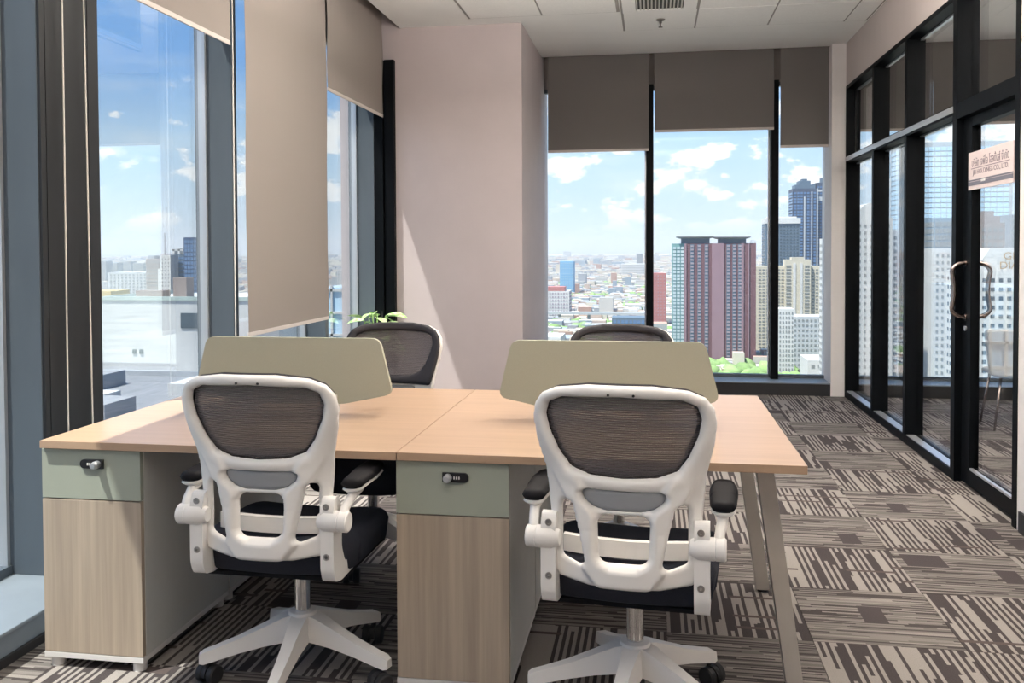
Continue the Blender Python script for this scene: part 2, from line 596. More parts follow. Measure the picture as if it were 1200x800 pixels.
# ------------------------------------------------------------------ structure: ceiling
ce = MB().box(XL, XN, YF, YB, ZC, ZC + 0.3).obj('ceiling', 'ceiling_paint', kind='structure')
box('slab', XG - 0.02, XN, YF, 9.2, ZC + 0.3, ZC + 0.5, 'ceiling_paint', ce)
ct = {}
def ceiling_tile(x0, x1, y0, y1):
    k = (round(x1 - x0, 2), round(y1 - y0, 2))
    if k not in ct:
        a, b = k[0] / 2 - 0.006, k[1] / 2 - 0.006
        q = MB().box(-a, a, -b, b, -0.008, 0.0).obj('ceiling_tile', 'ceiling_board')
        ct[k] = q.data
        bpy.data.objects.remove(q)
    o = bpy.data.objects.new('ceiling_tile', ct[k])
    COL.objects.link(o)
    o.parent = ce
    o.location = ((x0 + x1) / 2, (y0 + y1) / 2, ZC)
gx = [-1.445, -0.865, -0.27]
gy = [6.95 - 0.6 * k for k in range(0, 9)]
gr = box('ceiling_grid', -1.46, -0.255, 2.1, 6.962, ZC - 0.004, ZC, 'grid_grey', ce)
gr2 = box('ceiling_grid', -0.245, 1.725, 2.1, 7.577, ZC - 0.004, ZC, 'grid_grey', ce)
for a, b in zip(gx[:-1], gx[1:]):
    for y1, y0 in zip(gy[:-1], gy[1:]): ceiling_tile(a, b, y0, y1)
gx2 = [-0.235, 0.35, 0.94, 1.545]
gy2 = [7.565 - 0.6 * k for k in range(0, 10)]
for a, b in zip(gx2[:-1], gx2[1:]):
    for y1, y0 in zip(gy2[:-1], gy2[1:]):
        if abs(a + 0.235) < 0.01 and 6.5 < (y0 + y1) / 2 < 6.95: continue      # the air vent sits here
        ceiling_tile(a, b, y0, y1)
for y1, y0 in zip(gy2[:-1], gy2[1:]): ceiling_tile(1.545, 1.715, y0, y1)
for a in (1.9, 2.5, 3.1, 3.7):
    for y1, y0 in zip(gy2[:-4], gy2[1:]): ceiling_tile(a, a + 0.594, y0, y1)

# ------------------------------------------------------------------ structure: walls
wl = MB().box(XG - 0.03, XG + 0.002, YF, 7.165, ZH, ZC + 0.3).obj('wall_left', 'head_panel', kind='structure')
wb = MB().box(-1.061, XN, YG - 0.03, YG + 0.12, ZH, ZC + 0.3).obj('wall_back', 'head_panel', kind='structure')
box('wall_front', XG - 0.1, XN, YF - 0.15, YF, -0.15, ZC + 0.3, 'wall_paint', kind='structure')
wr = MB().box(XR, XR + 0.12, YF, 4.545, 0, ZC).obj('wall_right', 'white_paint', kind='structure')
box('bulkhead', XR, XR + 0.12, 4.545, YB + 0.3, 2.832, ZC, 'wall_paint', wr)
box('wall_end', 1.615, XR + 0.12, 8.40, YG + 0.1, 0, ZC, 'white_paint', wr)
box('wall_side', XN, XN + 0.12, YF, 9.0, -0.15, ZC + 0.3, 'white_paint', kind='structure')
box('column', -2.62, -1.061, YC, 8.95, -0.15, ZC + 0.28, 'column_paint', kind='structure')
box('baseboard_right', XR - 0.012, XR, YF, 4.5, 0, 0.1, 'ledge_dark', kind='structure')

# ledges along the windows
t1 = MB().box(XG - 0.1, XL, YF, 7.12, ZD - 0.012, ZD, 0.004).obj('trim_1', 'ledge_metal', kind='structure')
box('ledge_front', XG - 0.1, XL - 0.02, YF, 7.12, 0.0, ZD - 0.012, 'ledge_metal', t1)
box('ledge_kick', XL - 0.02, XL - 0.008, YF, 7.12, 0.0, 0.03, 'ledge_dark', t1)
t2 = MB().box(-1.061, 1.615, 8.40, YG + 0.05, ZD - 0.012, ZD, 0.004).obj('trim_2', 'ledge_metal', kind='structure')
box('ledge_front', -1.061, 1.615, 8.41, YG + 0.05, 0.0, ZD - 0.012, 'ledge_dark', t2)
t3 = MB().box(XR + 0.12, XN, 8.40, YG + 0.05, ZD - 0.012, ZD, 0.004).obj('trim_3', 'ledge_metal', kind='structure')
box('ledge_front', XR + 0.12, XN, 8.41, YG + 0.05, 0.0, ZD - 0.012, 'ledge_dark', t3)

# left window wall: piers between the bays
PIERS = [(-1.70, 0.07), (-0.12, 0.07), (1.44, 0.07), (3.01, 0.36), (4.57, 0.06), (5.95, 0.06), (7.08, 0.08)]
def window(n, name_root='window'):
    return struct('%s_%d' % (name_root, n))
bays = []
for k, (py, dep) in enumerate(PIERS):
    wn = struct('window_%d' % (k + 1))
    box('pier', XG - 0.05, -2.30, py, py + dep, ZD, ZC + 0.28, 'pier_metal', wn, bev=0.003)
    if k == 3:   # the deep pier: side facing the room made of jointed dark strips
        box('side_strip', -2.302, -2.289, py + 0.004, py + 0.032, ZD, ZC + 0.28, 'dark_frame', wn)
        box('side_strip', -2.302, -2.289, py + 0.036, py + 0.288, ZD, ZC + 0.28, 'dark_frame', wn)
        box('side_strip', -2.302, -2.289, py + 0.292, py + 0.36, ZD, ZC + 0.28, 'dark_frame', wn)
    if k == 6:
        box('end_frame', -2.30, -2.225, 7.09, YC, ZD, ZH, 'black_frame', wn)
        box('end_frame', -2.215, -2.135, 7.11, YC, ZD, ZH, 'black_frame', wn)
    nxt = PIERS[k + 1][0] if k + 1 < len(PIERS) else None
    if nxt is not None:
        a, b = py + dep, nxt
        box('pane', XG - 0.006, XG + 0.006, a, b, ZD, ZH, 'window_glass', wn)
        box('sill_rail', XG - 0.03, XG + 0.03, a, b, ZD, ZD + 0.035, 'pier_metal', wn)
        box('glazing_bead', XG - 0.02, XG + 0.022, b - 0.016, b, ZD + 0.035, ZH, 'silver_bead', wn)

# back windows
nw = 8
def back_bay(x0, x1, n, mull_right=True):
    wn = struct('window_%d' % n)
    box('pane', x0, x1, YG - 0.006, YG + 0.006, ZD, ZH, 'window_glass', wn)
    box('sill_rail', x0, x1, YG - 0.03, YG + 0.03, ZD, ZD + 0.03, 'pier_metal', wn)
    box('head_rail', x0, x1, YG - 0.03, YG + 0.03, ZH - 0.04, ZH, 'pier_metal', wn)
    if mull_right:
        box('mullion', x1, x1 + 0.07, YG - 0.13, YG + 0.04, ZD, ZH, 'black_frame', wn, bev=0.003)
        box('glazing_bead', x1 - 0.014, x1, YG - 0.02, YG + 0.02, ZD + 0.03, ZH - 0.04, 'silver_bead', wn)
back_bay(-1.061, -0.062, 8)
back_bay(0.008, 1.108, 9)
back_bay(1.178, 1.615, 10, False)
back_bay(XR + 0.12, 2.30, 11)
back_bay(2.37, 3.47, 12)
back_bay(3.54, XN, 13, False)

# ------------------------------------------------------------------ glazed partition (part of the right wall)
XGP = XR + 0.078
ZT0, ZT1 = 2.105, 2.195
mull = [8.37, 7.375, 6.455, 5.44]
for i, y in enumerate(mull):
    box('mullion', XR - 0.002, XR + 0.12, y, y + (0.055 if i < 3 else 0.07), 0, 2.832, 'black_frame', wr, bev=0.002)
box('head_frame', XR - 0.001, XR + 0.12, 4.545, 8.40, 2.80, 2.832, 'black_frame', wr)
box('transom', XR, XR + 0.12, 5.51, 8.37, ZT0 + 0.03, ZT1, 'black_frame', wr)
box('transom_face', XR - 0.006, XR - 0.0005, 5.50, 8.37, ZT0 + 0.045, ZT1 - 0.008, 'silver_bead', wr)
box('door_head', XR, XR + 0.12, 4.545, 5.44, ZT0, ZT1, 'black_frame', wr)
box('bottom_frame', XR - 0.001, XR + 0.12, 5.51, 8.37, 0, 0.055, 'black_frame', wr)
lo = [(5.51, 6.455), (6.51, 7.375), (7.43, 8.37)]
for a, b in lo:
    box('pane', XGP - 0.005, XGP + 0.005, a, b, 0.055, ZT0 + 0.03, 'partition_glass', wr)
    box('upper_pane', XGP - 0.005, XGP + 0.005, a, b, ZT1, 2.80, 'partition_glass', wr)
    box('glazing_bead', XR + 0.01, XGP - 0.012, a, b, 0.055, 0.06, 'silver_bead', wr)
    box('glazing_bead', XGP + 0.008, XR + 0.11, a, b, ZT0 + 0.018, ZT0 + 0.03, 'silver_bead', wr)
    box('glazing_bead', XGP + 0.008, XR + 0.11, a, b, 2.788, 2.80, 'silver_bead', wr)
box('upper_pane', XGP - 0.005, XGP + 0.005, 4.60, 5.44, ZT1, 2.80, 'partition_glass', wr)
box('door_jamb', XR - 0.004, XR + 0.12, 4.545, 4.60, 0, 2.832, 'black_frame', wr)

# the glass door
dr = struct('door_1')
DX0, DX1 = XR + 0.035, XR + 0.085
box('stile', DX0, DX1, 5.30, 5.432, 0.012, ZT0 - 0.006, 'black_frame', dr, bev=0.003)
box('stile', DX0, DX1, 4.604, 4.66, 0.012, ZT0 - 0.006, 'black_frame', dr, bev=0.003)
box('rail', DX0, DX1, 4.66, 5.30, 0.012, 0.10, 'black_frame', dr, bev=0.003)
box('rail', DX0, DX1, 4.66, 5.30, ZT0 - 0.06, ZT0 - 0.006, 'black_frame', dr, bev=0.003)
box('glazing_bead', DX0 + 0.002, DX0 + 0.02, 4.66, 5.30, 0.10, 0.112, 'silver_bead', dr)
box('pane', XGP - 0.018, XGP - 0.008, 4.66, 5.30, 0.10, ZT0 - 0.06, 'partition_glass', dr)
def handle(sx, xs):
    pts = []
    za, zb, off = 0.965, 1.275, 0.075
    for k in range(7):
        a = math.pi / 2 * k / 6
        pts.append((xs + sx * off * math.sin(a), 5.37, zb - 0.05 * (1 - math.cos(a))))
    pts += [(xs + sx * (off - 0.012), 5.37, (za + zb) / 2 + 0.03), (xs + sx * (off - 0.012), 5.37, (za + zb) / 2 - 0.03)]
    for k in range(7):
        a = math.pi / 2 * (1 - k / 6)
        pts.append((xs + sx * off * math.sin(a), 5.37, za + 0.05 * (1 - math.cos(a))))
    h = MB().tube(pts, 0.013, 12).obj('pull_handle', 'handle_steel', dr, smooth=True, auto=1.0)
    for z in (za, zb):
        MB().lathe([(0.019, -0.004), (0.019, 0.004)], (xs, 5.37, z), 'x', 16).obj('rosette', 'handle_steel', h)
handle(-1, DX0 - 0.002)
handle(1, DX1 + 0.002)
lk = MB().lathe([(0.014, -0.006), (0.014, 0.003), (0.009, 0.006)], (DX0 - 0.002, 5.37, 0.90), 'x', 16).obj('lock_cylinder', 'silver_bead', dr)

# ------------------------------------------------------------------ roller blinds
def blind(label, p0, p1, zb, fixed, along, m, group, cords=()):
    """along 'y': hangs at x=fixed from y=p0..p1 ; along 'x': hangs at y=fixed"""
    c = (p0 + p1) / 2
    h = (p1 - p0) / 2
    loc = (fixed, c, zb) if along == 'y' else (c, fixed, zb)
    t = thing('roller_blind', label, 'blind', loc, math.pi / 2 if along == 'y' else 0.0, group)
    zt = ZC + 0.22 - zb
    # fabric: a thin gently waving sheet, hanging from its roller
    b = MB()
    n = 12
    rings = []
    for k in range(n + 1):
        z = 0.022 + (zt - 0.022) * k / n
        o = 0.004 * math.sin(k * 0.9 + p0)
        rings.append([(-h, o - 0.0006, z), (h, o - 0.0006, z), (h, o + 0.0006, z), (-h, o + 0.0006, z)])
    b.loft(rings).obj('fabric', m, t, smooth=True, auto=0.7)
    MB().box(-h, h, -0.005, 0.005, 0.0, 0.024, 0.002).obj('bottom_rail', 'blind_rail', t)
    MB().lathe([(0.03, -h), (0.03, h)], (0, 0.0, zt + 0.03), 'x', 18).obj('roller', 'blind_rail', t, smooth=True, auto=0.6)
    for (a0, a1, b0, zlow) in cords:
        pts = []
        for k in range(9):
            s = k / 8
            pts.append((a0 + (a1 - a0) * s + 0.004 * math.sin(5 * s), b0, zt + (zlow - zb - zt) * s))
        MB().tube(pts, 0.0035, 6).obj('cord', 'cord_white', t, smooth=True)
    return t
g1 = 'roller blinds on the left windows'
g2 = 'roller blinds on the far windows'
blind('beige roller blind rolled high above the desk-side window behind two long cords', 3.42, 4.40, 2.455, -2.22, 'y', 'blind_fabric', g1,
      cords=((-0.80, -0.795, 0.045, 0.35), (-0.68, -0.64, 0.045, 0.35)))
blind('beige roller blind pulled almost down to the desk screens', 4.575, 5.80, 0.885, -2.22, 'y', 'blind_fabric', g1, cords=((-0.64, -0.635, 0.06, 0.55),))
blind('short beige roller blind beside the pale corner column', 5.825, 7.085, 2.467, -2.22, 'y', 'blind_fabric', g1, cords=((0.642, 0.642, 0.02, 0.45),))
blind('shade-darkened beige roller blind next to the column on the far window wall', -1.005, -0.035, 2.30, YB + 0.03, 'x', 'blind_fabric_shaded', g2)
blind('wide shade-darkened beige roller blind above the maroon tower, middle of the far wall', 0.018, 1.12, 2.472, YB + 0.03, 'x', 'blind_fabric_shaded', g2)
blind('narrow shade-darkened beige roller blind by the white wall end near the partition', 1.178, 1.61, 2.30, YB + 0.03, 'x', 'blind_fabric_shaded', g2)
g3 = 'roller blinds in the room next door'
blind('grey roller blind seen through the narrow panes of the partition', XR + 0.14, 2.33, 2.43, YB + 0.03, 'x', 'blind_fabric_shaded', g3)
blind('grey roller blind seen through the glass door', 2.38, 3.50, 2.47, YB + 0.03, 'x', 'blind_fabric_shaded', g3)

# ------------------------------------------------------------------ ceiling fittings
v = thing('air_vent', 'slatted grey air vent set into the ceiling grid', 'vent', (0.052, 6.70, ZC - 0.012))
MB().box(-0.28, 0.28, -0.26, -0.19, -0.008, 0.0).box(-0.28, 0.28, 0.19, 0.26, -0.008, 0.0).box(-0.28, -0.18, -0.19, 0.19, -0.008, 0.0).box(0.18, 0.28, -0.19, 0.19, -0.008, 0.0).obj('frame', 'ceiling_board', v)
MB().box(-0.19, 0.19, -0.20, 0.20, 0.001, 0.005).obj('backing', 'vent_dark', v)
for k in range(13):
    s = MB().box(-0.004, 0.004, -0.19, 0.19, -0.010, 0.002).obj('slat', 'vent_grey', v)
    s.location = (-0.168 + 0.028 * k, 0, 0)
    s.rotation_euler = (0, 0.5, 0)
def sprinkler(label, loc):
    s = thing('sprinkler', label, 'sprinkler', loc, 0, 'fire sprinklers')
    MB().lathe([(0.036, 0.0), (0.036, -0.006), (0.02, -0.012)], n=20).obj('escutcheon', 'brass_dark', s, smooth=True, auto=0.6)
    MB().lathe([(0.011, -0.006), (0.011, -0.03), (0.006, -0.034), (0.005, -0.06)], n=12).obj('nozzle', 'brass_dark', s, smooth=True, auto=0.6)
    MB().lathe([(0.017, -0.06), (0.017, -0.063)], n=14).obj('deflector', 'brass_dark', s)
sprinkler('small dark sprinkler head under the ceiling near the far blinds', (0.064, 7.234, ZC - 0.008))
sprinkler('small sprinkler head on the ceiling beyond the door glass', (2.62, 6.30, ZC - 0.008))

# ------------------------------------------------------------------ desks
X0, Y0, DZ = -1.968, 2.558, 0.75
def desk(name, x0, label, beams=False):
    t = thing(name, label, 'desk', (x0 + 0.6, Y0 + 0.6, 0), 0, 'desks')
    MB().box(-0.599, 0.599, -0.6, 0.6, DZ - 0.025, DZ, 0.0015).obj('tabletop', 'desk_wood', t)
    bx = (-0.25, 0.585) if beams else (-0.245, 0.585)
    for yy in (-0.3, 0.3):
        MB().box(bx[0], bx[1] if not beams else 0.47, yy - 0.02, yy + 0.02, DZ - 0.065, DZ - 0.026).obj('under_beam', 'leg_metal', t)
    return t
dl = desk('office_desk', X0, 'light wood double desk beside the window wall, standing on two cabinet pairs')
drt = desk('office_desk', X0 + 1.2, 'light wood double desk with a splayed metal leg frame at its free end', True)
# leg frame at the free end : legs lean inwards to the top
def leg(yc, name='leg'):
    b = MB()
    rings = []
    for z, xc in ((0.012, 0.432), (0.70, 0.338)):
        a, e = 0.025, 0.03
        rings.append([(xc - a, yc - e, z), (xc + a, yc - e, z), (xc + a, yc + e, z), (xc - a, yc + e, z)])
    b.loft(rings)
    o = b.obj(name, 'leg_metal', drt, bev=0.003)
    o.location = (-(X0 + 1.8), -(Y0 + 0.6), 0)
    f = MB().lathe([(0.02, 0.0), (0.02, 0.012)], (0.432, yc, 0), n=14).obj('foot_pad', 'rubber', o)
    return o
leg(2.79)
leg(3.585)
o = MB().box(0.31, 0.366, 2.762, 3.613, 0.685, 0.724).obj('top_rail', 'leg_metal', drt, bev=0.003)
o.location = (-(X0 + 1.8), -(Y0 + 0.6), 0)

# privacy screens on the middle line of the desks
def screen(cx, label):
    t = thing('desk_screen', label, 'desk screen', (cx, Y0 + 0.6, DZ), 0, 'privacy screens')
    poly = [(-0.345, 0.283), (0.345, 0.283), (0.395, 0.075), (0.20, 0.034), (-0.20, 0.034), (-0.395, 0.075)]
    MB().prism(rounded(poly, 0.032), -0.009, 0.009).obj('panel', 'screen_green', t, bev=0.002)
    for x in (-0.16, 0.16):
        MB().box(x - 0.02, x + 0.02, -0.02, 0.02, 0.0, 0.07, 0.003).obj('clamp', 'leg_metal', t)
screen(-1.353, 'green-grey fabric desk screen on the window-side desk')
screen(-0.162, 'green-grey fabric desk screen on the desk with metal legs')

# pedestal cabinets under the desks
def cabinet(x0, y, facing, knob_side, label):
    t = thing('storage_cabinet', label, 'cabinet', (x0 + 0.177, y, 0), 0 if facing < 0 else math.pi, 'under-desk cabinets')
    w2, dpt = 0.1765, 0.575
    MB().box(-w2 + 0.001, w2 - 0.001, 0.020, dpt, 0.05, DZ - 0.027).obj('body', 'body_grey', t)
    MB().box(-w2, w2, 0.0, dpt, 0.032, 0.05, 0.001).obj('plinth', 'plinth_white', t)
    for x in (-w2 + 0.03, w2 - 0.03):
        for yy in (0.03, dpt - 0.03):
            f = MB().lathe([(0.022, 0.0), (0.022, 0.032)], (0, 0, 0), n=14).obj('foot', 'plinth_white', t, smooth=True, auto=0.6)
            f.location = (x, yy, 0)
    MB().box(-w2 + 0.002, w2 - 0.002, 0.0, 0.018, 0.052, 0.5555, 0.001).obj('door', 'door_wood', t)
    d = MB().box(-w2 + 0.002, w2 - 0.002, 0.0, 0.018, 0.5595, 0.720, 0.001).obj('drawer', 'drawer_green', t)
    lx = 0.008 if knob_side > 0 else 0.012
    zc = 0.676
    k = knob_side
    poly = [(lx - 0.032 * 1.25, zc - 0.0145), (lx + 0.04, zc - 0.0145), (lx + 0.04, zc + 0.0145), (lx - 0.04, zc + 0.0145)]
    # one half-round end away from the knob
    pts = []
    for q in range(13):
        a = math.pi / 2 + math.pi * q / 12
        pts.append((-0.026 + 0.0145 * math.cos(a), 0.0145 * math.sin(a)))
    pts += [(0.040, -0.0145), (0.040, 0.0145)]
    pts = [(lx + k * px, zc + pz) for px, pz in pts]
    MB().prism(pts, -0.008, 0.0).obj('combination_lock', 'lock_black', d)
    MB().lathe([(0.0125, 0.0), (0.0125, -0.018), (0.010, -0.022), (0.0085, -0.03)], (lx + k * 0.022, -0.006, zc), 'y', 20).obj('lock_knob', 'silver_bead', d, smooth=True, auto=0.5)
    b = MB()
    for q in range(3):
        b.box(lx - k * 0.012 + k * 0.0075 * q - 0.002, lx - k * 0.012 + k * 0.0075 * q + 0.002, -0.0105, -0.007, zc - 0.004, zc + 0.004)
    b.obj('number_dial', 'plinth_white', d)
    return t
cabinet(-1.976, Y0 + 0.018, -1, 1, 'wood-fronted desk cabinet in the sun beside the window ledge')
cabinet(-0.777, Y0 + 0.018, -1, -1, 'wood-fronted desk cabinet between the two white-backed chairs')
cabinet(-1.976, Y0 + 1.182, 1, 1, 'desk cabinet by the windows facing the far side')
cabinet(-0.777, Y0 + 1.182, 1, -1, 'middle desk cabinet facing the far side')

# ------------------------------------------------------------------ office chairs
def back_y(x, z):
    # recline towards the top, lumbar swell, sides wrapped forward
    y = -0.235 - 0.075 * np.clip((z - 0.62) / 0.40, 0, 1.2) + 0.02 * np.exp(-((z - 0.74) / 0.10) ** 2) - 0.012
    return y + 1.05 * x * x
def back_place(off=0.0):
    def f(P):
        x, z = P[:, 0], P[:, 1]
        e = 1e-3
        y = back_y(x, z)
        nx = (back_y(x + e, z) - back_y(x - e, z)) / (2 * e)
        nz = (back_y(x, z + e) - back_y(x, z - e)) / (2 * e)
        N = np.stack([nx, -np.ones_like(x), nz], 1)
        N /= np.linalg.norm(N, axis=1)[:, None]
        C = np.stack([x, y, z], 1) - N * off
        return C, N
    return f
FRAME = [(-0.165, 1.004), (-0.08, 1.016), (0.08, 1.016), (0.165, 1.004), (0.205, 0.985), (0.226, 0.955), (0.232, 0.915), (0.226, 0.86), (0.206, 0.775), (0.196, 0.66), (0.186, 0.52), (0.175, 0.482),
         (0.09, 0.468), (-0.09, 0.468), (-0.175, 0.482), (-0.186, 0.52), (-0.196, 0.66), (-0.206, 0.775), (-0.226, 0.86), (-0.232, 0.915), (-0.226, 0.955), (-0.205, 0.985)]
FRAME = [(x * 1.035, z) for x, z in FRAME]
def shrink(poly, r):
    """polygon moved inwards by r (mitred)"""
    Q = np.array(poly, float)
    area = 0.5 * np.sum(Q[:, 0] * np.roll(Q[:, 1], -1) - np.roll(Q[:, 0], -1) * Q[:, 1])
    sg = 1.0 if area > 0 else -1.0
    out = []
    N = len(Q)
    for i in range(N):
        a = Q[i] - Q[i - 1]; a /= np.linalg.norm(a)
        b = Q[(i + 1) % N] - Q[i]; b /= np.linalg.norm(b)
        na, nb = sg * np.array((-a[1], a[0])), sg * np.array((-b[1], b[0]))
        out.append(tuple(Q[i] + (na + nb) / max(1 + na @ nb, 0.4) * r))
    return out
def rsd(P, poly, r):
    return sd_poly(P, shrink(poly, r)) - r
OPEN = [(-0.150, 0.979), (0.0, 0.986), (0.150, 0.979), (0.186, 0.962), (0.196, 0.928), (0.188, 0.885), (0.163, 0.825), (0.135, 0.786), (0.085, 0.767), (0.0, 0.762), (-0.085, 0.767), (-0.135, 0.786), (-0.163, 0.825), (-0.188, 0.885), (-0.196, 0.928), (-0.186, 0.962)]
LUMB = [(-0.112, 0.727), (0.112, 0.727), (0.104, 0.702), (0.082, 0.684), (0.045, 0.675), (-0.045, 0.675), (-0.082, 0.684), (-0.104, 0.702)]
OPEN = [(x * 1.035, z) for x, z in OPEN]
CENT = [(-0.070, 0.662), (0.070, 0.662), (0.066, 0.535), (-0.066, 0.535)]
SIDE = [(-0.167, 0.692), (-0.134, 0.692), (-0.096, 0.515), (-0.166, 0.540)]
SIDE2 = [(-x, z) for x, z in SIDE]
YOKE = [(-0.175, 0.82), (-0.16, 0.78), (-0.125, 0.72), (-0.088, 0.62), (-0.078, 0.53), (-0.05, 0.495), (0.05, 0.495), (0.078, 0.53), (0.088, 0.62), (0.125, 0.72), (0.16, 0.78), (0.175, 0.82)]
def frame_sdf(P):
    d = rsd(P, FRAME, 0.012)
    for h, r in ((OPEN, 0.012), (LUMB, 0.010), (CENT, 0.026), (SIDE, 0.015), (SIDE2, 0.015)):
        d = np.maximum(d, -rsd(P, h, r))
    return d
def frame_half(P, d):
    base = edge_round(d, 0.010, 0.012)
    q0 = np.clip((0.036 - sd_line(P, YOKE)) / 0.015, 0, 1)
    fz = np.clip((0.815 - P[:, 1]) / 0.11, 0, 1)
    bump = 0.020 * q0 * q0 * (3 - 2 * q0) * fz * fz * (3 - 2 * fz)
    ring = 0.005 * np.exp(-((rsd(P, OPEN, 0.012) - 0.018) / 0.016) ** 2)
    q = edge_round(d, 1.0, 0.014)
    return base + (bump + ring) * q, base
def open_sdf(P): return rsd(P, OPEN, 0.012) - 0.004
def rim_sdf(P):
    FR2 = [(x * 1.035, z) for x, z in ((-0.165, 1.004), (-0.08, 1.016), (0.08, 1.016), (0.165, 1.004), (0.205, 0.985), (0.226, 0.955), (0.232, 0.915), (0.226, 0.86), (0.206, 0.775), (0.19, 0.735), (-0.19, 0.735), (-0.206, 0.775), (-0.226, 0.86), (-0.232, 0.915), (-0.226, 0.955), (-0.205, 0.985))]
    return np.maximum(rsd(P, FR2, 0.012), -rsd(P, OPEN, 0.012) - 0.006)

def make_chair():
    t = thing('office_chair', 'x', 'chair', (0, 0, 0), 0, 'swivel office chairs')
    B = (-0.246, 0.246, 0.456, 1.026)
    # moulded white back shell
    fr = link('back_frame', shell(frame_sdf, B, 0.0055, back_place(0.0), frame_half), 'chair_white', t, True)
    for x in (-0.028, 0.036):
        y = float(back_y(np.array(x), np.array(0.992))) - 0.0165
        s = MB().lathe([(0.0035, -0.001), (0.0035, 0.004)], (x, y, 0.993), 'y', 10).obj('screw_hole', 'lock_black', fr)
    link('back_mesh', shell(open_sdf, B, 0.012, back_place(0.008), lambda P, d: (edge_round(d, 0.0008, 0.004), edge_round(d, 0.0008, 0.004))), 'chair_net', t, True)
    link('back_rim', shell(rim_sdf, B, 0.008, back_place(0.016), lambda P, d: (edge_round(d, 0.006, 0.008), edge_round(d, 0.008, 0.01))), 'rim_grey', t, True)
    link('lumbar_insert', shell(lambda P: rsd(P, LUMB, 0.010) - 0.003, B, 0.007, back_place(-0.002), lambda P, d: (edge_round(d, 0.005, 0.006), edge_round(d, 0.005, 0.006))), 'lumbar_grey', t, True)
    # cross bar behind the openings
    b = MB()
    rings = []
    for k in range(13):
        x = -0.178 + 0.356 * k / 12
        y = -0.17 + 0.9 * x * x
        rings.append([(x, y - 0.010, 0.525), (x, y + 0.010, 0.525), (x, y + 0.010, 0.572), (x, y - 0.010, 0.572)])
    b.loft(rings).obj('cross_bar', 'chair_white', t, bev=0.003)
    # seat
    SEAT = rounded([(-0.235, -0.20), (0.235, -0.20), (0.25, 0.06), (0.225, 0.29), (-0.225, 0.29), (-0.25, 0.06)], 0.09, 6)
    def seat_place(P):
        z = 0.478 + 0.012 * (P[:, 0] / 0.25) ** 2 - 0.05 * np.clip((P[:, 1] - 0.12) / 0.15, 0, 1) ** 2 + 0.012 * np.clip((-0.05 - P[:, 1]) / 0.15, 0, 1) ** 2
        return np.stack([P[:, 0], P[:, 1], z], 1), np.tile([0, 0, 1.0], (len(P), 1))
    link('seat', shell(lambda P: sd_poly(P, SEAT), (-0.26, 0.26, -0.21, 0.30), 0.012, seat_place, lambda P, d: (edge_round(d, 0.032, 0.05), edge_round(d, 0.085, 0.022))), 'chair_navy', t, True)
    MB().box(-0.215, 0.215, -0.165, 0.22, 0.384, 0.398, 0.004).obj('seat_pan', 'chair_black', t)
    MB().box(-0.075, 0.075, -0.06, 0.16, 0.350, 0.386, 0.01).obj('tilt_mechanism', 'chair_black', t)
    # arms
    for s in (-1, 1):
        name = 'armrest'
        pl = [(-0.232, 0.655), (-0.205, 0.655), (-0.18, 0.60), (-0.185, 0.50), (-0.16, 0.448), (0.06, 0.424), (0.06, 0.408), (-0.19, 0.402), (-0.235, 0.412), (-0.25, 0.45), (-0.25, 0.62)]
        b = MB()
        xa, xb = sorted((s * 0.182, s * 0.222))
        b.prism(rounded(pl, 0.014, 4), xa, xb, 'yz')
        a = b.obj('armrest', 'chair_white', t, bev=0.004)
        for z in (0.632, 0.488):
            MB().lathe([(0.0095, 0.0), (0.0095, -0.003), (0.004, -0.0032), (0.003, -0.001)], (s * 0.200, -0.249, z), 'y', 14).obj('screw', 'screw_metal', a)
        c0, c1 = s * 0.172, s * 0.264
        MB().lathe([(0.020, c0), (0.030, c0 + s * 0.02), (0.030, c0 + s * 0.062), (0.0285, c0 + s * 0.064), (0.030, c0 + s * 0.066), (0.030, c1 - s * 0.004), (0.026, c1)], (0, -0.235, 0.588), 'x', 24).obj('arm_pivot', 'chair_white', a, smooth=True, auto=0.6)
        pts = [(s * 0.244, -0.232, 0.60), (s * 0.247, -0.220, 0.625), (s * 0.253, -0.18, 0.648), (s * 0.255, -0.13, 0.662)]
        MB().tube(pts, [0.0155, 0.0135, 0.014, 0.018], 12).obj('arm_post', 'chair_white', a, smooth=True, auto=0.9)
        cx = s * 0.255
        PAD = rounded([(cx - 0.033, -0.208), (cx + 0.033, -0.208), (cx + 0.040, -0.05), (cx + 0.032, 0.035), (cx - 0.032, 0.035), (cx - 0.040, -0.05)], 0.030, 6)
        def pad_place(P):
            z = 0.684 + 0.05 * (P[:, 1] + 0.215) * 0.6
            return np.stack([P[:, 0], P[:, 1], z], 1), np.tile([0, 0, 1.0], (len(P), 1))
        link('arm_pad', shell(lambda P: sd_poly(P, PAD), (cx - 0.05, cx + 0.05, -0.222, 0.052), 0.008, pad_place, lambda P, d: (edge_round(d, 0.016, 0.022), edge_round(d, 0.012, 0.014))), 'chair_black', a, True)
        def base_place(P):
            z = 0.668 + 0.05 * (P[:, 1] + 0.215) * 0.6
            return np.stack([P[:, 0], P[:, 1], z], 1), np.tile([0, 0, 1.0], (len(P), 1))
        link('pad_base', shell(lambda P: sd_poly(P, PAD) + 0.004, (cx - 0.05, cx + 0.05, -0.222, 0.052), 0.01, base_place, lambda P, d: (edge_round(d, 0.006, 0.01), edge_round(d, 0.012, 0.03))), 'chair_white', a, True)
    # gas lift
    g = MB().lathe([(0.0255, 0.19), (0.0255, 0.345)], n=24).obj('gas_lift', 'chrome', t, smooth=True, auto=0.6)
    g.location = (0, 0.04, 0)
    MB().lathe([(0.031, 0.335), (0.031, 0.38)], n=24).obj('collar', 'chair_black', g, smooth=True, auto=0.6)
    return t

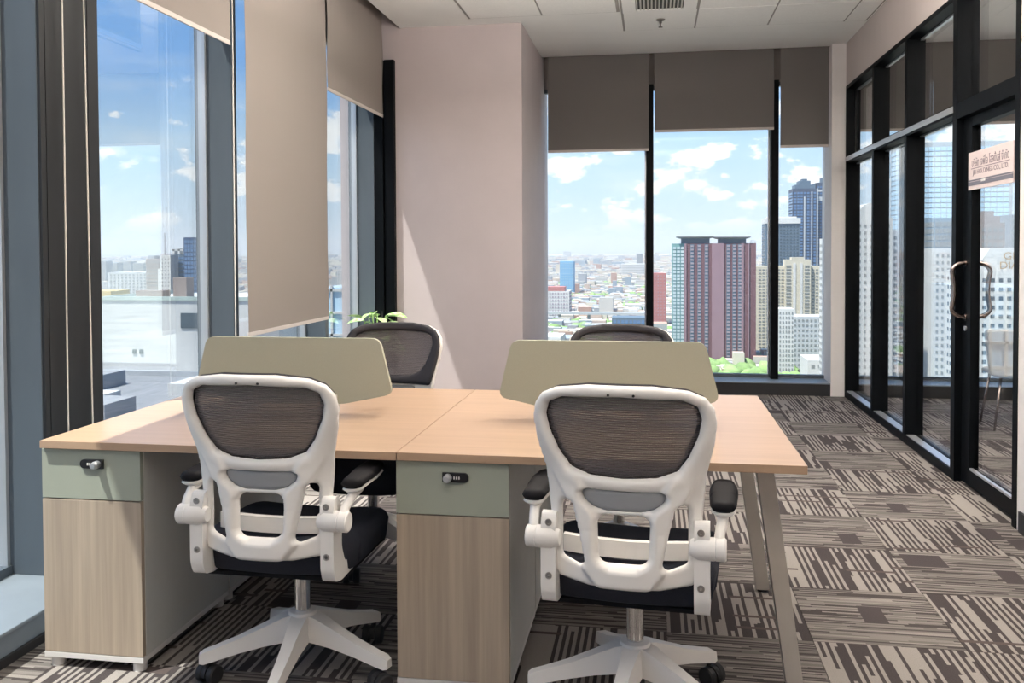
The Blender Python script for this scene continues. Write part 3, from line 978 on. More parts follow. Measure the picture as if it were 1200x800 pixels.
def add_base(t, rot):
    """five-star base with casters, turned by rot (degrees) under the chair"""
    b = MB()
    b.lathe([(0.040, 0.118), (0.050, 0.135), (0.050, 0.19), (0.042, 0.206), (0.030, 0.21)], n=30)
    hub = b.obj('star_base', 'chair_white', t, smooth=True, auto=0.5)
    hub.rotation_euler = (0, 0, math.radians(rot))
    hub.location = (0, 0.04, 0)
    leg_me = cast_me = wheel_me = None
    for k in range(5):
        if k == 0:
            q = MB()
            rings = []
            for r, w, zt, zb in ((0.025, 0.034, 0.202, 0.122), (0.06, 0.032, 0.195, 0.118), (0.12, 0.026, 0.170, 0.110), (0.20, 0.0225, 0.138, 0.095), (0.27, 0.020, 0.116, 0.078), (0.305, 0.019, 0.106, 0.070), (0.318, 0.015, 0.098, 0.072)):
                rings.append([(r, -w, zb), (r, -w * 0.78, zt), (r, w * 0.78, zt), (r, w, zb)])
            q.loft(rings)
            o = q.obj('base_leg', 'chair_white', hub, bev=0.006, smooth=True, auto=0.7)
            leg_me = o.data
        else:
            o = bpy.data.objects.new('base_leg', leg_me); COL.objects.link(o); o.parent = hub
        o.rotation_euler = (0, 0, 2 * math.pi * k / 5)
    # casters are parts of the chair itself
    for k in range(5):
        a = 2 * math.pi * k / 5 + math.radians(rot)
        px, py = 0.297 * math.cos(a), 0.297 * math.sin(a)
        if k == 0:
            q = MB()
            q.lathe([(0.0085, 0.045), (0.0085, 0.078)], n=12)
            pr = []
            for i in range(13):
                an = math.radians(-10 + 200 * i / 12)
                pr.append((0.030 * math.cos(an) - 0.012, 0.031 + 0.030 * math.sin(an)))
            q.prism(pr, -0.008, 0.008)
            c = q.obj('caster', 'rubber', t)
            cast_me = c.data
            q = MB().lathe([(0.012, -0.013), (0.026, -0.0125), (0.030, -0.008), (0.030, 0.008), (0.026, 0.0125), (0.012, 0.013)], (0, 0, 0.0), 'y', 22)
            wo_ = q.obj('wheel', 'rubber', c, smooth=True, auto=0.6)
            wheel_me = wo_.data
            ws = [wo_]
        else:
            c = bpy.data.objects.new('caster', cast_me); COL.objects.link(c); c.parent = t
            ws = []
        for sgn in (-1, 1):
            if ws and sgn == -1: wv = ws[0]
            else:
                wv = bpy.data.objects.new('wheel', wheel_me); COL.objects.link(wv); wv.parent = c
            wv.location = (-0.012, sgn * 0.0215, 0.0302)
        c.location = (px, py + 0.04, 0)
        c.rotation_euler = (0, 0, a + 0.9 + 0.8 * math.sin(3 * k + rot))

ch = make_chair()
def place(o, x, y, rz, label, rot):
    o.location = (x, y, 0)
    o.rotation_euler = (0, 0, rz)
    o['label'] = label
    add_base(o, rot)
chairs = [ch, tree(ch), tree(ch), tree(ch)]
place(chairs[0], -1.115, 2.62, math.radians(-1), 'white-backed mesh office chair at the desk beside the windows', 59 + 1)
place(chairs[1], -0.055, 2.553, math.radians(-5), 'white-backed mesh office chair at the desk with splayed metal legs', 45.6)
place(chairs[2], -1.215, 3.74, math.radians(178), 'dark mesh chair facing the viewer behind the desk in front of the plant', 20)
place(chairs[3], -0.142, 3.75, math.radians(180), 'dark mesh chair mostly hidden behind the desk screen, against the far windows', 48)

# ------------------------------------------------------------------ plant on the ledge
pl = thing('potted_plant', 'variegated green potted plant on the window ledge by the column', 'plant', (-2.20, 6.82, ZD))
MB().lathe([(0.085, 0.0), (0.11, 0.02), (0.135, 0.26), (0.14, 0.27), (0.13, 0.27), (0.125, 0.25)], n=28).obj('pot', 'pot_white', pl, smooth=True, auto=0.6)
MB().lathe([(0.12, 0.235), (0.12, 0.245)], n=20).obj('soil', 'soil', pl)
LR = random.Random(5)
def leaf_mesh(L, Wd, curl):
    b = MB()
    n = 7
    rows = []
    for i in range(n + 1):
        s = i / n
        wv = Wd * math.sin(math.pi * min(1, s * 0.94 + 0.06)) ** 0.8 * (1 - 0.3 * s)
        x = L * s * (1 - 0.12 * curl * s)
        z = -curl * L * s * s * 0.55
        rows.append([(x, -wv, z + 0.22 * wv), (x, 0, z), (x, wv, z + 0.22 * wv)])
    vs = [[b.bm.verts.new(p) for p in r] for r in rows]
    for a, c in zip(vs[:-1], vs[1:]):
        for j in range(2):
            b.bm.faces.new((a[j], a[j + 1], c[j + 1], c[j]))
    return b
for k in range(26):
    az = LR.uniform(0, 2 * math.pi)
    top = LR.uniform(0.52, 0.73) if k < 20 else LR.uniform(0.36, 0.5)
    if k == 0: az, top = -0.25, 0.71
    rr = LR.uniform(0.04, 0.20)
    if k == 0: rr = 0.10
    px, py = rr * math.cos(az), rr * math.sin(az) * 0.9
    MB().tube([(px * 0.2, py * 0.2, 0.24), (px * 0.5, py * 0.5, 0.24 + (top - 0.24) * 0.6), (px, py, top)], [0.006, 0.005, 0.004], 7).obj('stem', 'stem_green', pl, smooth=True)
    L = LR.uniform(0.12, 0.18)
    o = leaf_mesh(L, L * 0.30, LR.uniform(0.2, 0.9)).obj('leaf', 'leaf', pl, smooth=True)
    o.location = (px, py, top)
    o.rotation_euler = (LR.uniform(-0.4, 0.4), LR.uniform(-0.35, 0.35), az + LR.uniform(-0.5, 0.5))

# ------------------------------------------------------------------ sign on the door
def text_mesh(body, width, name, m, parent, height=None):
    c = bpy.data.curves.new(name, 'FONT')
    c.body = body
    c.align_x = 'CENTER'
    c.align_y = 'CENTER'
    c.extrude = 0.01
    to = bpy.data.objects.new(name, c)
    COL.objects.link(to)
    bpy.context.view_layer.update()
    me = bpy.data.meshes.new_from_object(to.evaluated_get(bpy.context.evaluated_depsgraph_get()))
    bpy.data.objects.remove(to)
    xs = [v.co.x for v in me.vertices]; ys = [v.co.y for v in me.vertices]
    sx = width / (max(xs) - min(xs))
    sy = height / (max(ys) - min(ys)) if height else sx
    mx, my = (max(xs) + min(xs)) / 2, (max(ys) + min(ys)) / 2
    for v in me.vertices:
        v.co = ((v.co.x - mx) * sx, (v.co.y - my) * sy, v.co.z * sx)
    return link(name, me, m, parent)
sg = thing('company_sign', 'pale company name sign fixed to the glass door', 'sign', (DX0 - 0.004, 5.015, 1.79))
MB().box(-0.003, 0.003, -0.315, 0.315, -0.105, 0.105, 0.001).obj('board', 'sign_board', sg)
ta = text_mesh('บริษัท เจพีไอ โฮลดิ้งส์ จำกัด', 0.52, 'lettering', 'sign_ink', sg, 0.052)
ta.location = (-0.0035, 0.0, 0.048); ta.rotation_euler = (math.pi / 2, 0, -math.pi / 2)
tb_ = text_mesh('JPI HOLDINGS CO., LTD.', 0.50, 'lettering', 'sign_ink', sg, 0.034)
tb_.location = (-0.0035, -0.005, -0.014); tb_.rotation_euler = (math.pi / 2, 0, -math.pi / 2)
box('rule', -0.0045, -0.003, -0.27, 0.27, 0.010, 0.0135, 'sign_ink', sg)
box('band', -0.0045, -0.003, -0.313, 0.313, -0.058, -0.050, 'sign_band', sg)
box('band', -0.0045, -0.003, -0.313, 0.313, -0.082, -0.061, 'sign_band', sg)
box('emblem', -0.0055, -0.004, 0.055, 0.115, -0.068, -0.056, 'plinth_white', sg)
nt = thing('notice', 'small white notice stuck high on the glass door', 'notice', (DX0 - 0.002, 4.655, 2.062))
MB().box(-0.001, 0.001, -0.03, 0.03, -0.025, 0.025).obj('paper', 'plinth_white', nt)

# ------------------------------------------------------------------ chair in the next room
mc = thing('meeting_chair', 'grey shell chair on thin legs in the room beyond the door', 'chair', (2.72, 7.13, 0), math.radians(-4))
def mshell(P):
    x, z = P[:, 0], P[:, 1]
    y = -0.20 - 0.10 * np.clip((z - 0.46) / 0.4, 0, 1) + 0.5 * x * x
    return np.stack([x, y, z], 1), np.tile([0, -1.0, 0.0], (len(P), 1))
MBK = rounded([(-0.30, 0.765), (0.30, 0.765), (0.235, 0.40), (-0.235, 0.40)], 0.05, 6)
link('backrest', shell(lambda P: sd_poly(P, MBK), (-0.31, 0.31, 0.39, 0.775), 0.0125, mshell, lambda P, d: (edge_round(d, 0.012, 0.014), edge_round(d, 0.012, 0.014))), 'meeting_grey', mc, True)
MSE = rounded([(-0.19, -0.19), (0.19, -0.19), (0.20, 0.24), (-0.20, 0.24)], 0.07, 6)
def mseat(P):
    return np.stack([P[:, 0], P[:, 1], 0.415 + 0.0 * P[:, 0]], 1), np.tile([0, 0, 1.0], (len(P), 1))
link('seat', shell(lambda P: sd_poly(P, MSE), (-0.24, 0.24, -0.22, 0.25), 0.016, mseat, lambda P, d: (edge_round(d, 0.02, 0.03), edge_round(d, 0.02, 0.03))), 'meeting_grey', mc, True)
for sx in (-1, 1):
    for sy in (-1, 1):
        MB().tube([(sx * 0.15, sy * 0.13, 0.405), (sx * 0.205, sy * 0.18, 0.0)], [0.012, 0.008], 10).obj('leg', 'handle_steel', mc, smooth=True)

# ------------------------------------------------------------------ the city outside
ZG = -84.0
mat('ground_city', (0.30, 0.31, 0.27), 0.95, var=0.35, vscale=0.02)
def facade_mat(name, col, rough=0.6):
    return mat(name, tuple(0.62 * c for c in col), rough, var=0.06, vscale=0.08)
for nm, c in (('f_white', (0.78, 0.78, 0.77)), ('f_cream', (0.74, 0.68, 0.55)), ('f_maroon', (0.20, 0.085, 0.10)), ('f_mauve', (0.36, 0.22, 0.26)), ('f_brown', (0.38, 0.31, 0.28)), ('f_blue', (0.045, 0.085, 0.19)),
              ('f_sky', (0.22, 0.50, 0.78)), ('f_red', (0.58, 0.22, 0.20)), ('f_grey', (0.42, 0.44, 0.47)), ('f_palegrey', (0.60, 0.63, 0.66)), ('f_dark', (0.08, 0.10, 0.16)), ('f_teal', (0.22, 0.42, 0.42)),
              ('f_glassblue', (0.26, 0.36, 0.46)), ('f_palegreen', (0.55, 0.66, 0.62)), ('f_gold', (0.50, 0.30, 0.10)), ('f_bluegrey', (0.14, 0.20, 0.27)), ('f_yellow', (0.70, 0.52, 0.20)), ('f_roof', (0.30, 0.32, 0.35))):
    facade_mat(nm, c)
mat('w_dark', (0.06, 0.08, 0.10), 0.2)
mat('w_blue', (0.10, 0.17, 0.30), 0.15)
mat('w_pale', (0.40, 0.47, 0.50), 0.4)
mat('w_mid', (0.20, 0.21, 0.21), 0.4)
mat('w_glass', (0.42, 0.58, 0.72), 0.12)
mat('w_pink', (0.26, 0.22, 0.25), 0.5)

gd = MB()
vs = [gd.bm.verts.new(p) for p in ((-9000, 20, ZG), (9000, 20, ZG), (9000, 16000, ZG), (-9000, 16000, ZG))]
gd.bm.faces.new(vs)
gd.obj('ground', 'ground_city', kind='structure')

def boxes_mesh(B):
    """many boxes (x0,x1,y0,y1,z0,z1) in one mesh"""
    B = np.asarray(B, float)
    n = len(B)
    x0, x1, y0, y1, z0, z1 = B.T
    V = np.stack([np.stack(p, 1) for p in ((x0, y0, z0), (x1, y0, z0), (x1, y1, z0), (x0, y1, z0), (x0, y0, z1), (x1, y0, z1), (x1, y1, z1), (x0, y1, z1))], 1).reshape(-1, 3)
    f = np.array([(0, 1, 5, 4), (1, 2, 6, 5), (2, 3, 7, 6), (3, 0, 4, 7), (4, 5, 6, 7)])
    F = (f[None] + 8 * np.arange(n)[:, None, None]).reshape(-1, 4)
    me = bpy.data.meshes.new('boxes')
    me.vertices.add(len(V)); me.vertices.foreach_set('co', V.ravel())
    me.loops.add(F.size); me.loops.foreach_set('vertex_index', F.ravel())
    me.polygons.add(len(F)); me.polygons.foreach_set('loop_start', np.arange(0, F.size, 4)); me.polygons.foreach_set('loop_total', np.full(len(F), 4))
    me.polygons.foreach_set('use_smooth', [False] * len(F))
    me.update(calc_edges=True)
    return me

FOOT = [(12, 74, 638, 668), (-400, 60, 954, 970)]
def tower(label, x0, x1, y, zt, depth, body, win, cols, rows, side=None, wf=0.6, hf=0.55, zb=ZG, mx=0.06, name='tower_block', cat='building', group=None, scols=None, ztop_gap=0.02):
    """a building whose front faces the viewer's room; windows stand slightly proud of the walls"""
    FOOT.append((x0, x1, y, y + depth))
    cx = (x0 + x1) / 2
    t = thing(name, label, cat, (cx, y, zb), 0, group)
    W_, H = x1 - x0, zt - zb
    o = link('facade', boxes_mesh([(-W_ / 2, W_ / 2, 0, depth, 0, H)]), body, t)
    bs = []
    pr = max(0.08, 0.0003 * y)
    if win:
        zs = np.linspace(H * 0.0 + 0.5, H * (1 - ztop_gap), rows + 1)
        xs = np.linspace(-W_ / 2 * (1 - mx), W_ / 2 * (1 - mx), cols + 1)
        for i in range(cols):
            for j in range(rows):
                a, b = xs[i], xs[i + 1]; c, d = zs[j], zs[j + 1]
                m, q = (1 - wf) / 2 * (b - a), (1 - hf) / 2 * (d - c)
                bs.append((a + m, b - m, -pr, 0.0, c + q, d - q))
        if side:
            sc = scols or max(2, int(cols * depth / W_))
            ys = np.linspace(depth * 0.04, depth * 0.96, sc + 1)
            for i in range(sc):
                for j in range(rows):
                    a, b = ys[i], ys[i + 1]; c, d = zs[j], zs[j + 1]
                    m, q = (1 - wf) / 2 * (b - a), (1 - hf) / 2 * (d - c)
                    if side > 0: bs.append((W_ / 2, W_ / 2 + pr, a + m, b - m, c + q, d - q))
                    else: bs.append((-W_ / 2 - pr, -W_ / 2, a + m, b - m, c + q, d - q))
        link('windows', boxes_mesh(bs), win, t, kind='stuff')
    return t

def extra(t, name, m, B, kind=None):
    """boxes in the tower's own coordinates"""
    return link(name, boxes_mesh(B), m, t, kind=kind)

# --- seen through the left windows
t = tower('big white blank-walled block close outside the left window', -146.3, -104.0, 215, -11.7, 40, 'f_white', None, 0, 0)
extra(t, 'parapet', 'f_palegreen', [(-21.2, 21.2, -0.3, 0.6, 72.3, 73.3), (-21.2, -20.6, 0.6, 40, 72.3, 73.3), (20.6, 21.2, 0.6, 40, 72.3, 73.3)])
extra(t, 'windows', 'w_dark', [(2, 7, -0.25, 0, 65, 69), (-12, -11, -0.25, 0, 58, 59.2), (-10, -9, -0.25, 0, 58, 59.2), (12, 14, -0.25, 0, 66, 67.5)])
extra(t, 'roof_shed', 'f_brown', [(-6, -2, 10, 14, 72.3, 78), (-16, -8, 8, 12, 72.3, 74.5)])
t = tower('cream stair tower beside the white block, outside the left window', -163.5, -153.6, 228, -12.2, 24, 'f_cream', 'w_mid', 3, 22, wf=0.3, hf=0.15, group=None)
t = tower('low pale annex at the foot of the white block', -144.0, -112.0, 196, -31.0, 18.7, 'f_palegrey', 'w_mid', 9, 10, wf=0.5, hf=0.3)
t = tower('flat grey rooftop below the left window', -125.0, -62.0, 112, -27.0, 72, 'f_roof', None, 0, 0, name='podium_block')
extra(t, 'parapet', 'f_palegrey', [(-31.5, 31.5, -0.4, 0.4, 57, 58.2), (-31.5, 31.5, 71.6, 72.4, 57, 58.2), (31.0, 31.8, 0, 72, 57, 58.2)])
extra(t, 'roof_slab', 'f_white', [(-28, -10, 30, 46, 57, 58.0), (0, 18, 46, 60, 57, 59.5)])
extra(t, 'roof_plant', 'f_grey', [(-6, 4, 20, 29, 57, 60), (10, 17, 14, 26, 57, 59), (20, 29, 30, 44, 57, 61), (-26, -18, 52, 60, 57, 60)])
tower('dark blue glass tower, tallest outside the left window', -397.7, -374.0, 700, 13.0, 22, 'f_blue', 'w_blue', 8, 26, side=1, wf=0.8, hf=0.7)
t = tower('blue slab with a white crown beside the dark blue tower', -421.5, -405.0, 720, -1.5, 22, 'f_bluegrey', 'w_blue', 5, 22, side=1, wf=0.9, hf=0.55)
extra(t, 'crown', 'f_white', [(-7, -5, 1, 20, 82.5, 87), (-2, 0, 1, 20, 82.5, 87.5), (3, 6, 1, 20, 82.5, 87.5), (-8, 8, 1, 2, 85.5, 87)])
t = tower('slim white apartment slab beside the blue slab', -422.5, -413.0, 705, -2.3, 13, 'f_white', 'w_mid', 3, 24, wf=0.3, hf=0.4)
extra(t, 'wing', 'f_white', [(-8.5, -4.75, 2, 14, 0, 70)])
t = tower('brown unfinished tower with a rooftop crane mast', -494.8, -476.0, 800, -6.1, 26, 'f_brown', 'w_mid', 6, 20, side=1, wf=0.7, hf=0.3)
extra(t, 'crane_mast', 'f_grey', [(8.2, 8.8, 4, 4.6, 78, 103), (-9, -2, 3, 12, 78, 81)])
tower('pale blue-grey apartment row in the haze outside the left window', -603.6, -545.0, 900, -22.2, 30, 'f_palegrey', 'w_mid', 12, 18, side=1, wf=0.4, hf=0.5)
FARL = ('first hazy skyline tower right of the deep window pier', 'second hazy skyline tower right of the deep window pier', 'third hazy skyline tower, farthest of the row outside the left window',
        'hazy skyline tower half behind the brown unfinished tower', 'short hazy skyline tower between the pale row and the brown tower')
for k, (a, b, yy, zt) in enumerate(((-1302.7, -1278.3, 1900, -22), (-1338.7, -1315.5, 2000, -27.6), (-1373.9, -1342.4, 2100, -24.6), (-1144.4, -1119.6, 1800, -24.8), (-1230, -1205, 1950, -31))):
    tower(FARL[k], a, b, yy, zt, 26, 'f_grey', 'w_mid', 5, 14, wf=0.5, hf=0.4, group='distant skyline towers')
tower('small ochre house front by the cream stair tower', -214, -200, 300, -13.5, 12, 'f_yellow', 'w_dark', 3, 12, wf=0.3, hf=0.3)
tower('white apartment tower seen between the long blind and the column', -334.3, -325.7, 900, -18.6, 12, 'f_white', 'w_mid', 4, 20, side=1, wf=0.4, hf=0.5)
t = tower('glass block with white lattice seen past the long blind', -59.4, -48.0, 150, -5.3, 26, 'w_glass', None, 0, 0)
extra(t, 'lattice', 'f_white', [(-5.7, 5.7, -0.35, 0.1, z, z + 0.45) for z in range(2, 80, 4)] + [(x, x + 0.4, -0.35, 0.1, 0, 79) for x in (-5.7, -3.2, -0.8, 1.6, 4.0, 5.3)], 'stuff')

# --- seen through the far windows
tower('sky blue tower rising from the low city', -157.3, -133.8, 1500, -19.1, 30, 'f_sky', 'w_pale', 6, 14, wf=0.35, hf=0.3)
t = tower('white building with a red roof band beside the column edge', -128.6, -94.2, 1000, -46.5, 30, 'f_white', 'w_pink', 10, 9, side=1, wf=0.5, hf=0.5)
extra(t, 'roof_band', 'f_red', [(-8, 12, 0, 20, 37.5, 42.5)])
tower('red tower left of the maroon towers', 0.5, 13.5, 900, -23.2, 18, 'f_red', 'w_pink', 4, 18, wf=0.3, hf=0.4)
tower('low grey-blue office block on the plain', -28.4, -4.6, 620, -46.7, 20, 'f_bluegrey', 'w_blue', 8, 8, wf=0.7, hf=0.5)
tower('hazy tower far off on the skyline beside the window mullion', -53.6, -33.6, 3000, -14.2, 24, 'f_grey', 'w_mid', 4, 10, wf=0.4, hf=0.4)
tower('broad white complex far off on the skyline', -87.7, -10.0, 2500, -40.5, 40, 'f_white', 'w_mid', 14, 6, wf=0.5, hf=0.3)
t = tower('row of white sheds at the bottom of the far window', -76, -50, 480, -47.0, 26, 'f_white', 'w_mid', 6, 6, wf=0.5, hf=0.3)

# maroon twin tower
t = thing('tower_block', 'maroon high-rise with two grey roof canopies, middle of the far window', 'building', (43.1, 640, ZG))
H = 89.1
extra(t, 'facade', 'f_maroon', [(-20.6, 29.1, 0, 26, 0, H)])
extra(t, 'corner_bay', 'f_teal', [(-29.1, -20.6, 1.0, 26, 0, H)])
cb = [(-28.6 + 2.8 * i, -26.6 + 2.8 * i, 0.6, 1.0, 1 + 2.47 * j, 2.7 + 2.47 * j) for i in range(3) for j in range(35)]
extra(t, 'windows', 'w_pale', cb, 'stuff')
extra(t, 'pilaster', 'f_mauve', [(-1.5, 7.0, -0.8, 0, 0, H), (19.0, 20.6, -0.8, 0, 0, H), (-20.6, -19.2, -0.8, 0, 0, H), (23.6, 24.4, -0.9, 0, 0, H)])
ob = []
for xx in (-15.2, -10.2, -5.2, 10.0, 14.2, 18.0):
    ob += [(xx - 1.3, xx + 1.3, -0.35, 0, 0, H - 0.6)]
extra(t, 'window_strip', 'f_bluegrey', ob)
ob = []
for xx in (-15.2, -10.2, -5.2, 10.0, 14.2, 18.0):
    for j in range(36):
        ob.append((xx - 1.0, xx + 1.0, -0.6, -0.3, 0.8 + 2.45 * j, 2.0 + 2.45 * j))
extra(t, 'balconies', 'w_pink', ob, 'stuff')
for (a, b, z) in ((-26.0, 0.2, 4.6), (0.6, 25.5, 4.2)):
    extra(t, 'penthouse', 'f_bluegrey', [(a + 3.5, b - 3.0, 3, 22, H, H + z - 0.6)])
    q = MB()
    q.loft([[(a + 2.5, 1.5, H + z - 0.9), (b - 2.0, 1.5, H + z - 0.9), (b - 2.0, 24, H + z - 0.9), (a + 2.5, 24, H + z - 0.9)],
            [(a, -1.5, H + z), (b, -1.5, H + z), (b, 26, H + z), (a, 26, H + z)], [(a, -1.5, H + z + 0.5), (b, -1.5, H + z + 0.5), (b, 26, H + z + 0.5), (a, 26, H + z + 0.5)]])
    q.obj('canopy', 'f_roof', t)
extra(t, 'roof_rail', 'f_palegrey', [(25.0, 29.0, 0, 0.3, H + 1.6, H + 1.9)] + [(25.0 + k, 25.2 + k, 0, 0.3, H, H + 1.8) for k in range(0, 5)])

t = tower('cream apartment tower between the maroon high-rise and the wall end', 79.0, 127.0, 700, -12.5, 26, 'f_cream', 'w_mid', 16, 28, side=-1, wf=0.62, hf=0.42)
extra(t, 'stair_core', 'f_cream', [(-3, 16, -3.5, 6, 0, 76.7), (2, 11, -3.5, 6, 76.7, 78.5)])
extra(t, 'core_strip', 'f_white', [(3, 5, -4.0, -3.5, 0, 74), (8, 10, -4.0, -3.5, 0, 74)])
extra(t, 'core_windows', 'w_mid', [(a, b, -3.8, -3.5, 1.0 + 2.6 * j, 2.2 + 2.6 * j) for j in range(28) for a, b in ((-2, 1.5), (11.5, 15))], 'stuff')
t = tower('tall dark blue tower with a stepped crown behind the cream tower', 136.4, 159.6, 900, 60.0, 26, 'f_dark', 'w_blue', 7, 46, side=-1, wf=0.7, hf=0.6)
extra(t, 'fin', 'f_palegrey', [(-1.0, 0.2, -1.2, 0, 0, 136), (6.0, 7.0, -1.2, 0, 0, 141), (11.2, 12.2, -1.2, 0, 0, 144)])
extra(t, 'crown', 'f_bluegrey', [(-9, 10, 2, 22, 144, 148), (-5, 6, 4, 20, 148, 152), (-2, 3, 6, 16, 152, 154)])
t = tower('second dark blue slab with a bare top beside the stepped crown', 160.0, 173.0, 905, 66.0, 24, 'f_dark', 'w_blue', 5, 48, wf=0.65, hf=0.6)
extra(t, 'crown', 'f_palegrey', [(-6.5, 6.5, -0.5, 20, 132, 136), (-6.5, 6.5, -0.5, 20, 141, 143)])
extra(t, 'crown_core', 'f_bluegrey', [(-1, 5, 2, 16, 150, 155), (5.5, 5.9, 6, 6.4, 150, 168)])
t = tower('blue-green tower with a white roof slab behind the window mullion', 104.0, 135.8, 850, 25.0, 24, 'f_bluegrey', 'w_dark', 10, 36, side=-1, wf=0.6, hf=0.5)
extra(t, 'roof_slab', 'f_white', [(-16, 16, -1, 24, 108.5, 113.5), (-13, 13, 3, 20, 113.5, 115)])
tower('white apartment block in front of the cream tower', 76.5, 86.1, 560, -36.0, 16, 'f_white', 'w_mid', 5, 16, side=-1, wf=0.45, hf=0.5)
tower('pale block with garden terraces below the cream tower', 88.0, 112.8, 600, -43.7, 22, 'f_palegrey', 'w_mid', 9, 12, side=-1, wf=0.5, hf=0.4)
tower('low white market hall below the dark blue towers', 84.0, 118.0, 500, -60.0, 26, 'f_white', 'w_mid', 9, 4, wf=0.5, hf=0.3)

# --- seen through the glazed partition
t = tower('white hotel tower with small square windows beyond the narrow panes', 91.4, 107.2, 420, 15.0, 24, 'f_white', 'w_mid', 6, 30, side=-1, wf=0.42, hf=0.42)
q = MB()
pr = []
for k in range(13):
    a = math.pi * k / 12
    pr.append((-1.0 + 6.2 * math.cos(a), 99.0 + 6.8 * math.sin(a)))
q.prism(pr, 0.2, 20).obj('roof_arch', 'f_white', t)
tower('white wing of the hotel beside the white wall end', 80.1, 90.8, 425, 5.9, 20, 'f_white', 'w_mid', 5, 28, side=-1, wf=0.42, hf=0.42)
tower('grey balcony tower beyond the partition', 122.6, 134.0, 480, 10.3, 20, 'f_grey', 'w_dark', 5, 26, side=-1, wf=0.7, hf=0.5)
tower('pale blue glass skyscraper beyond the door', 205.0, 285.0, 760, 86.9, 50, 'f_palegrey', 'w_glass', 16, 40, side=-1, wf=0.86, hf=0.74)
tower('blue glass tower in front of the pale skyscraper', 178.6, 194.0, 600, 20.5, 24, 'f_glassblue', 'w_mid', 6, 24, side=-1, wf=0.85, hf=0.75)
tower('white strip tower beside the dark partition post', 128.0, 135.5, 430, 1.0, 18, 'f_white', 'w_mid', 3, 26, wf=0.42, hf=0.42)
t = tower('beige office block with a stepped top beyond the door glass', 186.0, 206.0, 560, 16.0, 24, 'f_brown', 'w_mid', 6, 22, side=-1, wf=0.6, hf=0.5)
extra(t, 'crown', 'f_brown', [(-6, 8, 2, 20, 100, 104), (-3, 5, 3, 18, 104, 107)])
t = tower('white hotel with gold roof lettering beyond the door glass', 116.6, 150.0, 350, -7.6, 26, 'f_white', 'w_dark', 11, 22, side=-1, wf=0.5, hf=0.42)
q = MB()
q.loft([[(-14.5, 1.5, 76.4), (17.5, 1.5, 76.4), (17.5, 22, 76.4), (-14.5, 22, 76.4)], [(-9.0, 1.5, 85.2), (17.5, 1.5, 85.2), (17.5, 22, 85.2), (-9.0, 22, 85.2)]])
q.obj('roof_parapet', 'f_white', t)
for bd, wdt, zz in (('GRAND', 14.5, 82.2), ('DIAMOND', 19.0, 78.7)):
    tm = text_mesh(bd, wdt, 'roof_lettering', 'f_gold', t, 2.7)
    for vv in tm.data.vertices: vv.co.z *= 0.3
    tm.location = (2.8 + (0.0 if bd == 'GRAND' else 1.0), 1.0, zz)
    tm.rotation_euler = (math.pi / 2, 0, 0)
t = tower('green glass wing with white bands in front of the lettered hotel', 131.5, 152.0, 340, -14.0, 9.5, 'f_palegreen', 'f_white', 1, 20, side=None, wf=1.0, hf=0.25)
tower('grey office tower at the edge of the door glass', 224.0, 246.0, 600, 22.0, 24, 'f_grey', 'w_mid', 6, 26, wf=0.7, hf=0.6)
tower('low pale hall with a long roof beyond the partition', 138.0, 185.0, 470, -62.0, 40, 'f_palegrey', 'w_mid', 8, 3, wf=0.5, hf=0.3)

